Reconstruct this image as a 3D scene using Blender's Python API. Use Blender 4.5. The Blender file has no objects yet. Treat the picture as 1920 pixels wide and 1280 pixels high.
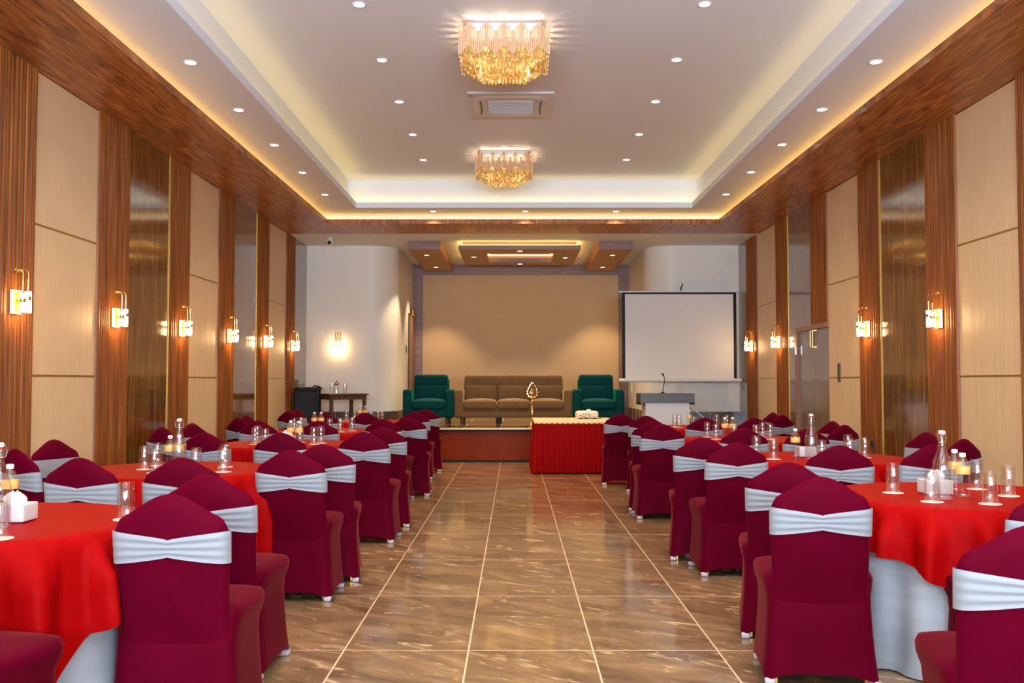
import bpy, math, random
from mathutils import Vector
random.seed(7)
S = bpy.context.scene
COL = S.collection
PI = math.pi
R = math.radians

# ------------------------------------------------------------------ camera, light, exposure
cam = bpy.data.cameras.new('camera'); cam.lens = 34.2; cam.sensor_width = 36; cam.clip_end = 100
co = bpy.data.objects.new('camera', cam); COL.objects.link(co)
co.location = (0, 0, 1.316); co.rotation_euler = (R(90 + 2.323), 0, R(0.157))
S.camera = co
S.view_settings.view_transform = 'Standard'; S.view_settings.look = 'None'
S.view_settings.gamma = 1; S.view_settings.use_curve_mapping = False
S.view_settings.exposure = 0.33
S.cycles.max_bounces = 7; S.cycles.diffuse_bounces = 4; S.cycles.glossy_bounces = 4
S.cycles.transmission_bounces = 6; S.cycles.transparent_max_bounces = 16
S.cycles.caustics_reflective = False; S.cycles.caustics_refractive = False
S.cycles.sample_clamp_indirect = 4.0
S.cycles.use_denoising = True
W = bpy.data.worlds.new('world'); S.world = W; W.use_nodes = True
W.node_tree.nodes['Background'].inputs[0].default_value = (0.60, 0.76, 1.0, 1)
W.node_tree.nodes['Background'].inputs[1].default_value = 1.0
WARM = (1.0, 0.76, 0.47); GOLDL = (1.0, 0.60, 0.13); COOL = (0.70, 0.84, 1.0)
P_CROSS = 190
P_MAIN, P_SIDE, P_STAGE, P_ASSUMED_DAY, P_SCONCE = 95, 37, 165, 2450, 0
E_COVE, E_TRAY = 6.5, 6.5

def light(name, typ, loc, power, color, parent=None, **kw):
    l = bpy.data.lights.new(name, typ); l.energy = power; l.color = color
    for k, v in kw.items(): setattr(l, k, v)
    o = bpy.data.objects.new(name, l); COL.objects.link(o); o.location = loc
    if parent: o.parent = parent
    return o
# assumed cool light from behind the camera: area lamp added outside the rear opening
assumed_day = light('assumed_daylight', 'AREA', (0.15, -3.35, 2.0), P_ASSUMED_DAY, COOL, shape='RECTANGLE', size=7.0, size_y=3.0)
assumed_day.rotation_euler = (R(154), 0, 0)  # tilted upwards so more of the added light reaches the ceiling

# ------------------------------------------------------------------ materials
def newmat(name):
    m = bpy.data.materials.new(name); m.use_nodes = True
    return m, m.node_tree.nodes, m.node_tree.links, m.node_tree.nodes['Principled BSDF']
def pset(b, **kw):
    for k, v in kw.items():
        i = b.inputs[k.replace('_', ' ')]
        i.default_value = (*v, 1) if isinstance(v, tuple) and len(v) == 3 else v
def plain(name, col, rough=0.5, metal=0.0, **kw):
    m, n, l, b = newmat(name); pset(b, Base_Color=col, Roughness=rough, Metallic=metal, **kw)
    return m
def emit(name, col, strength, base=(0.8, 0.8, 0.8)):
    m, n, l, b = newmat(name)
    pset(b, Base_Color=base, Roughness=0.4, Emission_Color=col, Emission_Strength=strength)
    return m
def ramp(n, stops):
    r = n.new('ShaderNodeValToRGB'); e = r.color_ramp.elements
    while len(e) < len(stops): e.new(0.5)
    for k, (p, c) in enumerate(stops): e[k].position = p; e[k].color = (*c, 1)
    return r
def grain(name, stops, scale, rough=0.4, nscale=1.0, detail=6, bump=0.0, distortion=0.6, coat=0.0, spec=0.5, coord='Object', rot=(0, 0, 0)):
    """noise stretched along one axis, coloured through a ramp: wood, lacquer, satin, plaster"""
    m, n, l, b = newmat(name)
    t = n.new('ShaderNodeTexCoord'); mp = n.new('ShaderNodeMapping')
    mp.inputs['Scale'].default_value = scale; mp.inputs['Rotation'].default_value = rot
    l.new(t.outputs[coord], mp.inputs[0])
    x = n.new('ShaderNodeTexNoise'); x.inputs['Scale'].default_value = nscale; x.inputs['Detail'].default_value = detail
    x.inputs['Distortion'].default_value = distortion
    l.new(mp.outputs[0], x.inputs[0])
    r = ramp(n, stops); l.new(x.outputs[0], r.inputs[0]); l.new(r.outputs[0], b.inputs['Base Color'])
    pset(b, Roughness=rough, Coat_Weight=coat, Coat_Roughness=0.06, Specular_IOR_Level=spec)
    if bump:
        bp = n.new('ShaderNodeBump'); bp.inputs['Strength'].default_value = bump; bp.inputs['Distance'].default_value = 0.01
        l.new(x.outputs[0], bp.inputs['Height']); l.new(bp.outputs[0], b.inputs['Normal'])
    return m
M = {}
M['plaster'] = plain('white_plaster', (0.80, 0.79, 0.77), 0.7)
M['ceil'] = plain('ceiling_paint', (0.75, 0.79, 0.85), 0.65)
M['wallwhite'] = grain('white_wall_paint', [(0.3, (0.80, 0.75, 0.67)), (0.7, (0.83, 0.78, 0.70))], (1, 1, 0.2), 0.45, 3, coat=0.0)
M['cream'] = grain('cream_panel', [(0.3, (0.77, 0.55, 0.31)), (0.7, (0.81, 0.59, 0.34))], (2, 2, 2), 0.5, 2)
M['backdrop'] = grain('backdrop_cloth', [(0.3, (0.60, 0.40, 0.215)), (0.7, (0.63, 0.43, 0.235))], (1, 1, 1), 0.75, 2)
M['wood_soffit'] = grain('soffit_wood', [(0.30, (0.15, 0.042, 0.008)), (0.5, (0.37, 0.120, 0.024)), (0.70, (0.58, 0.225, 0.062))], (4.2, 0.42, 1), 0.36, 2.8, 11, distortion=2.2, coat=0.04, spec=0.35)
M['wood_flute'] = grain('fluted_wood', [(0.25, (0.12, 0.034, 0.007)), (0.55, (0.29, 0.086, 0.015)), (0.8, (0.46, 0.17, 0.034))], (9, 9, 0.35), 0.36, 3.0, 6, spec=0.28)
M['wood_purple'] = grain('mauve_wood', [(0.25, (0.17, 0.092, 0.074)), (0.75, (0.29, 0.165, 0.140))], (0.5, 1, 6), 0.45, 3, 6)
M['wood_gold'] = grain('honey_wood', [(0.25, (0.40, 0.17, 0.020)), (0.75, (0.52, 0.235, 0.034))], (0.4, 4, 1), 0.4, 3, 6)
M['lacquer'] = grain('brown_lacquer', [(0.28, (0.060, 0.020, 0.003)), (0.5, (0.17, 0.066, 0.008)), (0.72, (0.34, 0.16, 0.026))], (11, 11, 0.45), 0.10, 3.2, 8, bump=0.11, distortion=0.8, coat=0.6, spec=0.8)
M['door_gloss'] = grain('grey_brown_gloss', [(0.3, (0.17, 0.115, 0.085)), (0.7, (0.22, 0.155, 0.115))], (6, 6, 0.4), 0.16, 3, 6, bump=0.02, coat=0.4)
M['brass'] = plain('brass_strip', (0.50, 0.28, 0.05), 0.4, 0.7)
M['gold'] = plain('polished_gold', (0.86, 0.53, 0.18), 0.22, 1.0)
M['line'] = plain('inlay_groove', (0.55, 0.39, 0.23), 0.6)
M['trimwood'] = plain('door_frame_wood', (0.30, 0.13, 0.075), 0.4)
M['stone'] = grain('stone_skirting', [(0.3, (0.045, 0.034, 0.024)), (0.65, (0.11, 0.08, 0.055))], (1, 1, 2), 0.2, 5, 8)
M['grout'] = plain('pale_grout', (0.70, 0.52, 0.33), 0.6)
M['riser'] = grain('riser_reflected_red', [(0.3, (0.20, 0.026, 0.003)), (0.7, (0.25, 0.038, 0.005))], (1, 1, 1), 0.32, 2, 4, spec=0.05)  # red reflected from cloths and chairs, put into the dark stone's colour
M['nosing'] = plain('pale_step_edge', (0.72, 0.50, 0.28), 0.3)
M['black'] = plain('black_plastic', (0.010, 0.010, 0.010), 0.55, Specular_IOR_Level=0.2)
M['dark'] = plain('dark_grey', (0.05, 0.045, 0.04), 0.4)
M['white'] = plain('white_plastic', (0.66, 0.66, 0.65), 0.35)
M['offwhite'] = plain('off_white_plastic', (0.72, 0.66, 0.55), 0.4)
M['ac'] = plain('grille_grey', (0.60, 0.62, 0.66), 0.5)
M['burg'] = grain('burgundy_spandex', [(0.3, (0.080, 0.0001, 0.0088)), (0.7, (0.096, 0.0002, 0.0114))], (3, 3, 3), 0.6, 2, 3, spec=0.025)
pset(M['burg'].node_tree.nodes['Principled BSDF'], Sheen_Weight=0.18, Sheen_Roughness=0.35, Sheen_Tint=(1.0, 0.22, 0.18))  # red sheen tint stands in for warm lamplight on edges and sides
M['sash'] = plain('white_sash', (0.255, 0.28, 0.31), 0.6, Sheen_Weight=0.1)
M['foot'] = plain('pale_foot_pocket', (0.55, 0.52, 0.62), 0.6)
M['leggold'] = plain('gold_painted_leg', (0.72, 0.42, 0.05), 0.35, 0.6)
M['red'] = grain('red_satin', [(0.3, (0.27, 0.001, 0.0015)), (0.7, (0.33, 0.0015, 0.002))], (9, 9, 9), 0.5, 2, 5, bump=0.25, spec=0.03)
M['redskirt'] = plain('red_pleated_cloth', (0.30, 0.001, 0.002), 0.7, Specular_IOR_Level=0.1)
M['linen'] = grain('white_table_linen', [(0.3, (0.31, 0.345, 0.38)), (0.7, (0.37, 0.405, 0.44))], (3, 3, 12), 0.5, 2, 5, bump=0.1)
M['creamcloth'] = plain('cream_table_top_cloth', (0.74, 0.54, 0.30), 0.5)
M['paper'] = plain('white_paper', (0.82, 0.81, 0.78), 0.8)
M['coaster'] = plain('cream_paper_coaster', (0.84, 0.76, 0.62), 0.8)
def thin_glass(name, tint, blend, rough, milk=0):
    """thin clear wall: mostly seen through, mirror-like towards its edges"""
    m, n, l, b = newmat(name); n.remove(b); out = n['Material Output']
    tr = n.new('ShaderNodeBsdfTransparent'); tr.inputs[0].default_value = (*tint, 1)
    gl = n.new('ShaderNodeBsdfGlossy'); gl.inputs['Roughness'].default_value = rough; gl.inputs[0].default_value = (0.95, 0.95, 0.95, 1)
    lw = n.new('ShaderNodeLayerWeight'); lw.inputs['Blend'].default_value = 0.5
    mx = n.new('ShaderNodeMixShader'); pw = n.new('ShaderNodeMath'); pw.operation = 'POWER'; pw.inputs[1].default_value = 1/blend; l.new(lw.outputs['Facing'], pw.inputs[0])
    ml = n.new('ShaderNodeMath'); ml.operation = 'MULTIPLY'; ml.inputs[1].default_value = 0.7; l.new(pw.outputs[0], ml.inputs[0]); ad = n.new('ShaderNodeMath'); ad.inputs[1].default_value = 0.09; l.new(ml.outputs[0], ad.inputs[0]); l.new(ad.outputs[0], mx.inputs[0])
    if milk:
        df = n.new('ShaderNodeBsdfDiffuse'); df.inputs[0].default_value = (0.8, 0.8, 0.8, 1); m2 = n.new('ShaderNodeMixShader'); m2.inputs[0].default_value = milk
        l.new(mx.outputs[0], m2.inputs[1]); l.new(df.outputs[0], m2.inputs[2]); l.new(m2.outputs[0], out.inputs[0]); l.new(tr.outputs[0], mx.inputs[1]); l.new(gl.outputs[0], mx.inputs[2]); l.new(mx.outputs[0], out.inputs[0])
    return m
M['glass'] = thin_glass('clear_glass', (0.97, 0.97, 0.97), 0.26, 0.02, 0.03)
M['pet'] = thin_glass('clear_plastic', (0.97, 0.97, 0.97), 0.24, 0.10, 0.16)
M['label'] = plain('orange_label', (0.80, 0.46, 0.12), 0.5)
M['redrubber'] = plain('red_rubber', (0.6, 0.02, 0.02), 0.5)
M['steel'] = plain('steel_wire', (0.6, 0.6, 0.6), 0.25, 1.0)
M['teal'] = grain('teal_velvet', [(0.3, (0.0006, 0.034, 0.036)), (0.7, (0.001, 0.050, 0.048))], (2, 2, 7), 0.7, 3, 4, spec=0.08)
pset(M['teal'].node_tree.nodes['Principled BSDF'], Sheen_Weight=0.18, Sheen_Roughness=0.4, Sheen_Tint=(0.02, 0.75, 0.38))
M['taupe'] = grain('taupe_fabric', [(0.3, (0.125, 0.066, 0.026)), (0.7, (0.158, 0.085, 0.035))], (7, 2, 2), 0.75, 3, 4, spec=0.2)
pset(M['taupe'].node_tree.nodes['Principled BSDF'], Sheen_Weight=0.35, Sheen_Tint=(1.0, 0.7, 0.35))
M['tablewood'] = plain('dark_brown_wood', (0.075, 0.034, 0.014), 0.35)
M['screen'] = plain('projection_fabric', (0.74, 0.72, 0.70), 0.8)
M['lectgrey'] = grain('grey_laminate', [(0.3, (0.055, 0.048, 0.05)), (0.7, (0.078, 0.068, 0.07))], (1, 1, 8), 0.4, 3, 4)
M['lectwhite'] = plain('pale_grey_laminate', (0.60, 0.59, 0.58), 0.45)
M['switch'] = plain('bronze_switch_plate', (0.16, 0.115, 0.065), 0.35, 0.3)
M['lens'] = emit('downlight_lens', (1.0, 0.90, 0.74), 9.0)
M['tubeglow'] = emit('lit_frosted_glass', (1.0, 0.62, 0.26), 50.0)
M['ledframe'] = emit('lit_led_frame', (1.0, 0.66, 0.28), 3.5)
M['stageled'] = emit('stage_panel_led', GOLDL, 20.0); M['recessled'] = emit('recess_led', GOLDL, 7.0)
M['cove'] = emit('cove_led', GOLDL, E_COVE)
M['traycove'] = emit('tray_led', (1.0, 0.66, 0.19), E_TRAY)
M['rose'] = plain('rose_gold_tube', (0.88, 0.58, 0.36), 0.3, 0.25)
# crystal of a lit chandelier: gold sparkle painted as a patterned emission
m, n, l, b = newmat('lit_crystal')
t = n.new('ShaderNodeTexCoord'); v = n.new('ShaderNodeTexVoronoi'); v.inputs['Scale'].default_value = 42
l.new(t.outputs['Object'], v.inputs['Vector'])
cr = ramp(n, [(0.0, (1.0, 0.88, 0.52)), (0.3, (1.0, 0.66, 0.17)), (0.6, (0.60, 0.30, 0.04)), (1.0, (0.30, 0.12, 0.01))])
sx = n.new('ShaderNodeSeparateColor'); l.new(v.outputs['Color'], sx.inputs[0]); l.new(sx.outputs[0], cr.inputs[0])
l.new(cr.outputs[0], b.inputs['Emission Color'])
mm = n.new('ShaderNodeMapRange'); mm.inputs['From Min'].default_value = 0; mm.inputs['From Max'].default_value = 0.35
mm.inputs['To Min'].default_value = 1.3; mm.inputs['To Max'].default_value = 0.10
l.new(sx.outputs[1], mm.inputs['Value']); l.new(mm.outputs[0], b.inputs['Emission Strength'])
pset(b, Base_Color=(0.55, 0.34, 0.10), Roughness=0.08, Specular_IOR_Level=0.9)
tr = n.new('ShaderNodeBsdfTransparent'); tr.inputs[0].default_value = (1.0, 0.90, 0.70, 1); mx = n.new('ShaderNodeMixShader'); mx.inputs[0].default_value = 0.68
l.new(tr.outputs[0], mx.inputs[1]); l.new(b.outputs[0], mx.inputs[2]); l.new(mx.outputs[0], n['Material Output'].inputs[0])
M['crystal'] = m
# polished brown marble floor tiles with pale joints
def tile_floor(name, stops, vein, x0, y0, tx, ty, joint, rough):
    m, n, l, b = newmat(name)
    g = n.new('ShaderNodeNewGeometry'); sp = n.new('ShaderNodeSeparateXYZ'); l.new(g.outputs['Position'], sp.inputs[0])
    def mth(op, a, bb=None, c=None):
        k = n.new('ShaderNodeMath'); k.operation = op
        for i, q in enumerate((a, bb, c)):
            if q is None: continue
            if isinstance(q, (int, float)): k.inputs[i].default_value = q
            else: l.new(q, k.inputs[i])
        return k.outputs[0]
    u = mth('DIVIDE', mth('SUBTRACT', sp.outputs[0], x0), tx); w = mth('DIVIDE', mth('SUBTRACT', sp.outputs[1], y0), ty)
    fu, fw = mth('FLOOR', u), mth('FLOOR', w)
    du = mth('MULTIPLY', mth('SUBTRACT', 0.5, mth('ABSOLUTE', mth('SUBTRACT', mth('SUBTRACT', u, fu), 0.5))), tx)
    dw = mth('MULTIPLY', mth('SUBTRACT', 0.5, mth('ABSOLUTE', mth('SUBTRACT', mth('SUBTRACT', w, fw), 0.5))), ty)
    jm = mth('LESS_THAN', mth('MINIMUM', du, dw), joint)
    cb = n.new('ShaderNodeCombineXYZ'); l.new(fu, cb.inputs[0]); l.new(fw, cb.inputs[1])
    wn = n.new('ShaderNodeTexWhiteNoise'); wn.noise_dimensions = '3D'; l.new(cb.outputs[0], wn.inputs['Vector'])
    sc = n.new('ShaderNodeVectorMath'); sc.operation = 'SCALE'; sc.inputs['Scale'].default_value = 25; l.new(wn.outputs['Color'], sc.inputs[0])
    ad = n.new('ShaderNodeVectorMath'); ad.operation = 'ADD'; l.new(g.outputs['Position'], ad.inputs[0]); l.new(sc.outputs[0], ad.inputs[1])
    mp = n.new('ShaderNodeMapping'); mp.vector_type = 'TEXTURE'; mp.inputs['Rotation'].default_value = (0, 0, R(-34)); mp.inputs['Scale'].default_value = (1.0, 0.34, 1); l.new(ad.outputs[0], mp.inputs[0])
    x = n.new('ShaderNodeTexNoise'); x.inputs['Scale'].default_value = 1.5; x.inputs['Detail'].default_value = 9; x.inputs['Roughness'].default_value = 0.62; x.inputs['Distortion'].default_value = 1.0
    l.new(mp.outputs[0], x.inputs[0])
    r = ramp(n, stops); l.new(x.outputs[0], r.inputs[0])
    x2 = n.new('ShaderNodeTexNoise'); x2.inputs['Scale'].default_value = 2.6; x2.inputs['Detail'].default_value = 10; x2.inputs['Roughness'].default_value = 0.7; x2.inputs['Distortion'].default_value = 1.4
    l.new(mp.outputs[0], x2.inputs[0])
    vr = ramp(n, [(0.565, (0, 0, 0)), (0.68, (1, 1, 1))]); l.new(x2.outputs[0], vr.inputs[0])
    mx = n.new('ShaderNodeMix'); mx.data_type = 'RGBA'; l.new(vr.outputs[0], mx.inputs[0]); l.new(r.outputs[0], mx.inputs[6]); mx.inputs[7].default_value = (*vein, 1)
    mj = n.new('ShaderNodeMix'); mj.data_type = 'RGBA'; l.new(jm, mj.inputs[0]); l.new(mx.outputs[2], mj.inputs[6]); mj.inputs[7].default_value = (0.78, 0.60, 0.40, 1)
    l.new(mj.outputs[2], b.inputs['Base Color'])
    pset(b, Roughness=rough, Specular_IOR_Level=0.55)
    return m
M['floor'] = tile_floor('brown_marble_tiles', [(0.28, (0.105, 0.066, 0.036)), (0.5, (0.23, 0.142, 0.074)), (0.72, (0.39, 0.245, 0.13))], (0.68, 0.48, 0.29), 0.383, 4.815, 0.609, 1.205, 0.0042, 0.10)
M['stagefloor'] = tile_floor('dark_stage_tiles', [(0.25, (0.035, 0.022, 0.011)), (0.75, (0.10, 0.062, 0.028))], (0.16, 0.11, 0.06), 0.38, 16.0, 0.609, 1.2, 0.006, 0.10)

# ------------------------------------------------------------------ mesh helpers
class MB:
    def __init__(s): s.v, s.f, s.m = [], [], []
    def add(s, vs, fs, mi=0):
        o = len(s.v); s.v += [tuple(p) for p in vs]; s.f += [tuple(i + o for i in f) for f in fs]; s.m += [mi] * len(fs)
        return s
    def box(s, x0, x1, y0, y1, z0, z1, mi=0):
        vs = [(x, y, z) for z in (z0, z1) for y in (y0, y1) for x in (x0, x1)]
        return s.add(vs, [(0, 2, 3, 1), (4, 5, 7, 6), (0, 1, 5, 4), (2, 6, 7, 3), (0, 4, 6, 2), (1, 3, 7, 5)], mi)
    def cbox(s, c, d, mi=0):
        return s.box(c[0]-d[0]/2, c[0]+d[0]/2, c[1]-d[1]/2, c[1]+d[1]/2, c[2]-d[2]/2, c[2]+d[2]/2, mi)
    def rbox(s, x0, x1, y0, y1, z0, z1, r, mi=0, bulge=(0, 0, 0), steps=3):
        """box with rounded edges; bulge pushes the middle of the +z / +-y / +-x faces outwards"""
        r = min(r, (x1-x0)/2.01, (y1-y0)/2.01, (z1-z0)/2.01)
        def ax(a, b):
            k = [a + r * (1 - math.cos(PI/2*i/steps)) * 1.0 for i in range(steps)]
            k2 = [a + r + (b-a-2*r) * i / 4 for i in range(5)]
            return k + k2 + [a + b - q for q in reversed(k)]
        A = (ax(x0, x1), ax(y0, y1), ax(z0, z1)); lo, hi = (x0, y0, z0), (x1, y1, z1)
        key = {}; vs = []; fs = []
        def pt(i, j, k):
            if (i, j, k) in key: return key[(i, j, k)]
            p = [A[0][i], A[1][j], A[2][k]]; c = [min(max(p[q], lo[q]+r), hi[q]-r) for q in range(3)]
            d = Vector(p) - Vector(c)
            if d.length > 1e-9: d = d.normalized() * r
            q = [c[0]+d.x, c[1]+d.y, c[2]+d.z]
            t = [(q[w]-lo[w])/(hi[w]-lo[w])*2-1 for w in range(3)]
            if bulge[2]: q[2] += bulge[2]*(1-t[0]**2)*(1-t[1]**2)*max(0, t[2])
            if bulge[1]: q[1] += bulge[1]*(1-t[0]**2)*(1-t[2]**2)*t[1]
            if bulge[0]: q[0] += bulge[0]*(1-t[1]**2)*(1-t[2]**2)*t[0]
            key[(i, j, k)] = len(vs); vs.append(q); return key[(i, j, k)]
        n = [len(a) for a in A]
        for a, b_, c in ((0, 1, 2), (1, 2, 0), (2, 0, 1)):
            for side in (0, n[c]-1):
                for i in range(n[a]-1):
                    for j in range(n[b_]-1):
                        q = []
                        for di, dj in ((0, 0), (1, 0), (1, 1), (0, 1)):
                            w = [0, 0, 0]; w[a] = i+di; w[b_] = j+dj; w[c] = side; q.append(pt(*w))
                        fs.append(tuple(q) if side else tuple(reversed(q)))
        return s.add(vs, fs, mi)
    def lathe(s, prof, n=24, c=(0, 0, 0), mi=0, fn=None, closed=False):
        vs, fs = [], []
        for r, z in prof:
            for k in range(n):
                a = 2*PI*k/n; rr = r if fn is None else fn(r, z, a)
                vs.append((c[0]+rr*math.cos(a), c[1]+rr*math.sin(a), c[2]+z))
        m_ = len(prof)
        for i in range(m_ if closed else m_-1):
            i2 = (i+1) % m_
            for k in range(n):
                k2 = (k+1) % n; fs.append((i*n+k, i*n+k2, i2*n+k2, i2*n+k))
        if not closed:
            fs.append(tuple(reversed(range(n)))); fs.append(tuple((m_-1)*n+k for k in range(n)))
        return s.add(vs, fs, mi)
    def tube(s, path, r, n=8, mi=0, cap=True):
        P = [Vector(p) for p in path]; vs, fs = [], []
        rr = r if isinstance(r, (list, tuple)) else [r]*len(P)
        prev = None
        for i, p in enumerate(P):
            d = (P[min(i+1, len(P)-1)] - P[max(i-1, 0)]).normalized()
            if prev is None:
                a = d.orthogonal().normalized()
            else:
                a = (prev - d*prev.dot(d)).normalized()
            prev = a; bb = d.cross(a)
            for k in range(n):
                t = 2*PI*k/n; vs.append(p + (a*math.cos(t) + bb*math.sin(t))*rr[i])
        for i in range(len(P)-1):
            for k in range(n):
                k2 = (k+1) % n; fs.append((i*n+k, i*n+k2, (i+1)*n+k2, (i+1)*n+k))
        if cap:
            fs.append(tuple(reversed(range(n)))); fs.append(tuple((len(P)-1)*n+k for k in range(n)))
        return s.add(vs, fs, mi)
    def prism(s, poly, z0, z1, mi=0):
        n = len(poly); vs = [(x, y, z0) for x, y in poly] + [(x, y, z1) for x, y in poly]
        fs = [(i, (i+1) % n, n+(i+1) % n, n+i) for i in range(n)] + [tuple(reversed(range(n))), tuple(range(n, 2*n))]
        return s.add(vs, fs, mi)
    def grid(s, pts, closed_u=False, mi=0):
        nr, nc = len(pts), len(pts[0]); vs = [p for row in pts for p in row]; fs = []
        for i in range(nr-1):
            for k in range(nc if closed_u else nc-1):
                k2 = (k+1) % nc; fs.append((i*nc+k, i*nc+k2, (i+1)*nc+k2, (i+1)*nc+k))
        return s.add(vs, fs, mi)

def obj(name, mb, mats, parent=None, smooth=True, loc=None, rotz=0, ang=40, bevel=0):
    me = bpy.data.meshes.new(name); me.from_pydata(mb.v, [], mb.f)
    for m_ in (mats if isinstance(mats, (list, tuple)) else [mats]): me.materials.append(M[m_] if isinstance(m_, str) else m_)
    me.polygons.foreach_set('material_index', mb.m)
    if smooth:
        me.polygons.foreach_set('use_smooth', [True]*len(me.polygons))
        me.set_sharp_from_angle(angle=R(ang))
    me.update()
    o = bpy.data.objects.new(name, me); COL.objects.link(o)
    if parent: o.parent = parent
    if loc: o.location = loc
    if rotz: o.rotation_euler = (0, 0, rotz)
    if bevel:
        bv = o.modifiers.new('bevel', 'BEVEL'); bv.width = bevel; bv.segments = 2; bv.limit_method = 'ANGLE'
    return o
def tag(o, label, cat, group=None):
    o['label'] = label; o['category'] = cat
    if group: o['group'] = group
    return o
def thing(name, label, cat, loc=(0, 0, 0), rotz=0, group=None):
    o = bpy.data.objects.new(name, None); COL.objects.link(o); o.location = loc; o.rotation_euler = (0, 0, rotz)
    o.empty_display_size = 0.1
    return tag(o, label, cat, group)
def struct(name, mb, mats, parent=None, **kw):
    o = obj(name, mb, mats, parent, **kw)
    if parent is None: o['kind'] = 'structure'
    return o
def dup(root, loc, rotz, label, group=None, cat=None):
    r = root.copy(); COL.objects.link(r); r.location = loc; r.rotation_euler = (0, 0, rotz); r['label'] = label
    if group: r['group'] = group
    if cat: r['category'] = cat
    def rec(src, dst):
        for ch in src.children:
            c = ch.copy(); COL.objects.link(c); c.parent = dst; rec(ch, c)
    rec(root, r)
    return r
ORD = ['first', 'second', 'third', 'fourth', 'fifth', 'sixth', 'seventh']
SIDE = {'L': 'left', 'R': 'right'}

# ------------------------------------------------------------------ the room
XL, XR, YB, YS, YW = -4.0, 4.3, -3.0, 15.85, 21.7     # walls, rear, stage front, back wall
ZS, Z2, Z3 = 3.90, 4.076, 4.556                        # timber soffit, side ceiling, main ceiling
b = MB(); b.box(XL-.2, XR+.2, YB-.2, YS+.05, -0.12, 0); struct('floor', b, 'floor', smooth=False)

def wall_base(name, x0, x1):
    b = MB(); b.box(x0, x1, YB, 18.7, 0, ZS+0.1); return struct(name, b, 'plaster', smooth=False)
wl = wall_base('wall_left', XL-.2, XL); wr = wall_base('wall_right', XR, XR+.2)

def flutes(parent, X, sgn, y0, y1, z0=0.0, z1=ZS):
    """ribbed timber panel: half-round ribs of uneven width side by side on a backing"""
    rnd = random.Random(int(y0*100)+int(X*7)); prof = [(0.0, y0)]
    y = y0; n = max(4, round((y1-y0)/0.052)); ws = [rnd.choice((0.7, 1.0, 1.0, 1.35)) for _ in range(n)]; t = sum(ws)
    for w_ in ws:
        w = (y1-y0)*w_/t
        for k in range(7):
            a = PI*k/6; prof.append((0.018 + 0.030*math.sin(a)**0.8, y + w*(0.06 + 0.88*(1-math.cos(a))/2)))
        prof.append((0.014, y+w)); y += w
    prof.append((0.0, y1))
    mb = MB(); mb.grid([[(X+sgn*d, yy, z) for d, yy in prof] for z in (z0, z1)])
    return obj('fluted_panel', mb, 'wood_flute', parent, ang=50)
def lacquer(parent, X, sgn, y0, y1, z0=0.0, z1=ZS, mat='lacquer', name='lacquer_panel'):
    b = MB(); xs = sorted((X, X+sgn*0.030)); b.box(xs[0], xs[1], y0, y1, z0, z1)
    return obj(name, b, mat, parent, smooth=False)
def brassv(parent, X, sgn, y, z0=0, z1=ZS):
    b = MB(); xs = sorted((X, X+sgn*0.040)); b.box(xs[0], xs[1], y-0.007, y+0.007, z0, z1)
    return obj('brass_edge_strip', b, 'brass', parent, smooth=False)
def creamp(parent, X, sgn, y0, y1):
    zs = (0.0, 1.36, 2.62, ZS)
    for k in range(3):
        b = MB(); xs = sorted((X, X+sgn*0.020)); b.box(xs[0], xs[1], y0, y1, zs[k]+(0.008 if k else 0), zs[k+1]-0.008)
        obj('cream_panel', b, 'cream', parent, smooth=False)
    for z in (1.36, 2.62):
        b = MB(); xs = sorted((X, X+sgn*0.022)); b.box(xs[0], xs[1], y0, y1, z-0.009, z+0.009); obj('brass_strip', b, 'brass', parent, smooth=False)
    rnd = random.Random(int(y0*31)); b = MB(); xf = X+sgn*0.0207
    for k in range(8):                                   # fine slanting inlay lines
        yc = y0 + (y1-y0)*(0.08+0.84*(k+rnd.random()*0.8)/8); sl = rnd.choice((0.0, 0.02, rnd.uniform(-0.22, 0.22), rnd.uniform(-0.22, 0.22)))
        za, zb = rnd.choice(((0.2, 3.0), (0.9, 3.8), (0.4, 3.5), (0.2, 3.85))); h = 0.0016
        ya = min(max(yc-sl, y0+.02), y1-.02); yb = min(max(yc+sl, y0+.02), y1-.02)
        b.add([(xf, ya-h, za), (xf, ya+h, za), (xf, yb+h, zb), (xf, yb-h, zb), (xf-sgn*.003, ya-h, za), (xf-sgn*.003, ya+h, za), (xf-sgn*.003, yb+h, zb), (xf-sgn*.003, yb-h, zb)],
              [(0, 1, 2, 3), (4, 7, 6, 5), (0, 4, 5, 1), (3, 2, 6, 7), (0, 3, 7, 4), (1, 5, 6, 2)])
    obj('inlay_lines', b, 'line', parent, smooth=False)
# left wall, from the camera towards the stage
for y0, y1 in ((-0.6, 1.2), (3.7, 5.2), (7.98, 9.20), (11.80, 12.98), (15.62, 16.85)): creamp(wl, XL, 1, y0, y1)
for y0, y1 in ((-1.3, -0.6), (1.2, 1.9), (3.0, 3.7), (5.2, 5.95), (7.15, 7.98), (9.20, 9.95), (11.12, 11.80), (12.98, 13.69), (14.91, 15.62), (16.85, 17.50)): flutes(wl, XL, 1, y0, y1)
for y0, y1 in ((-3.0, -1.3), (1.9, 3.0), (5.95, 7.15), (9.95, 11.10), (13.69, 14.89)): lacquer(wl, XL, 1, y0, y1)
for y in (11.11, 14.90, 5.95, 7.15): brassv(wl, XL, 1, y)
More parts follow.
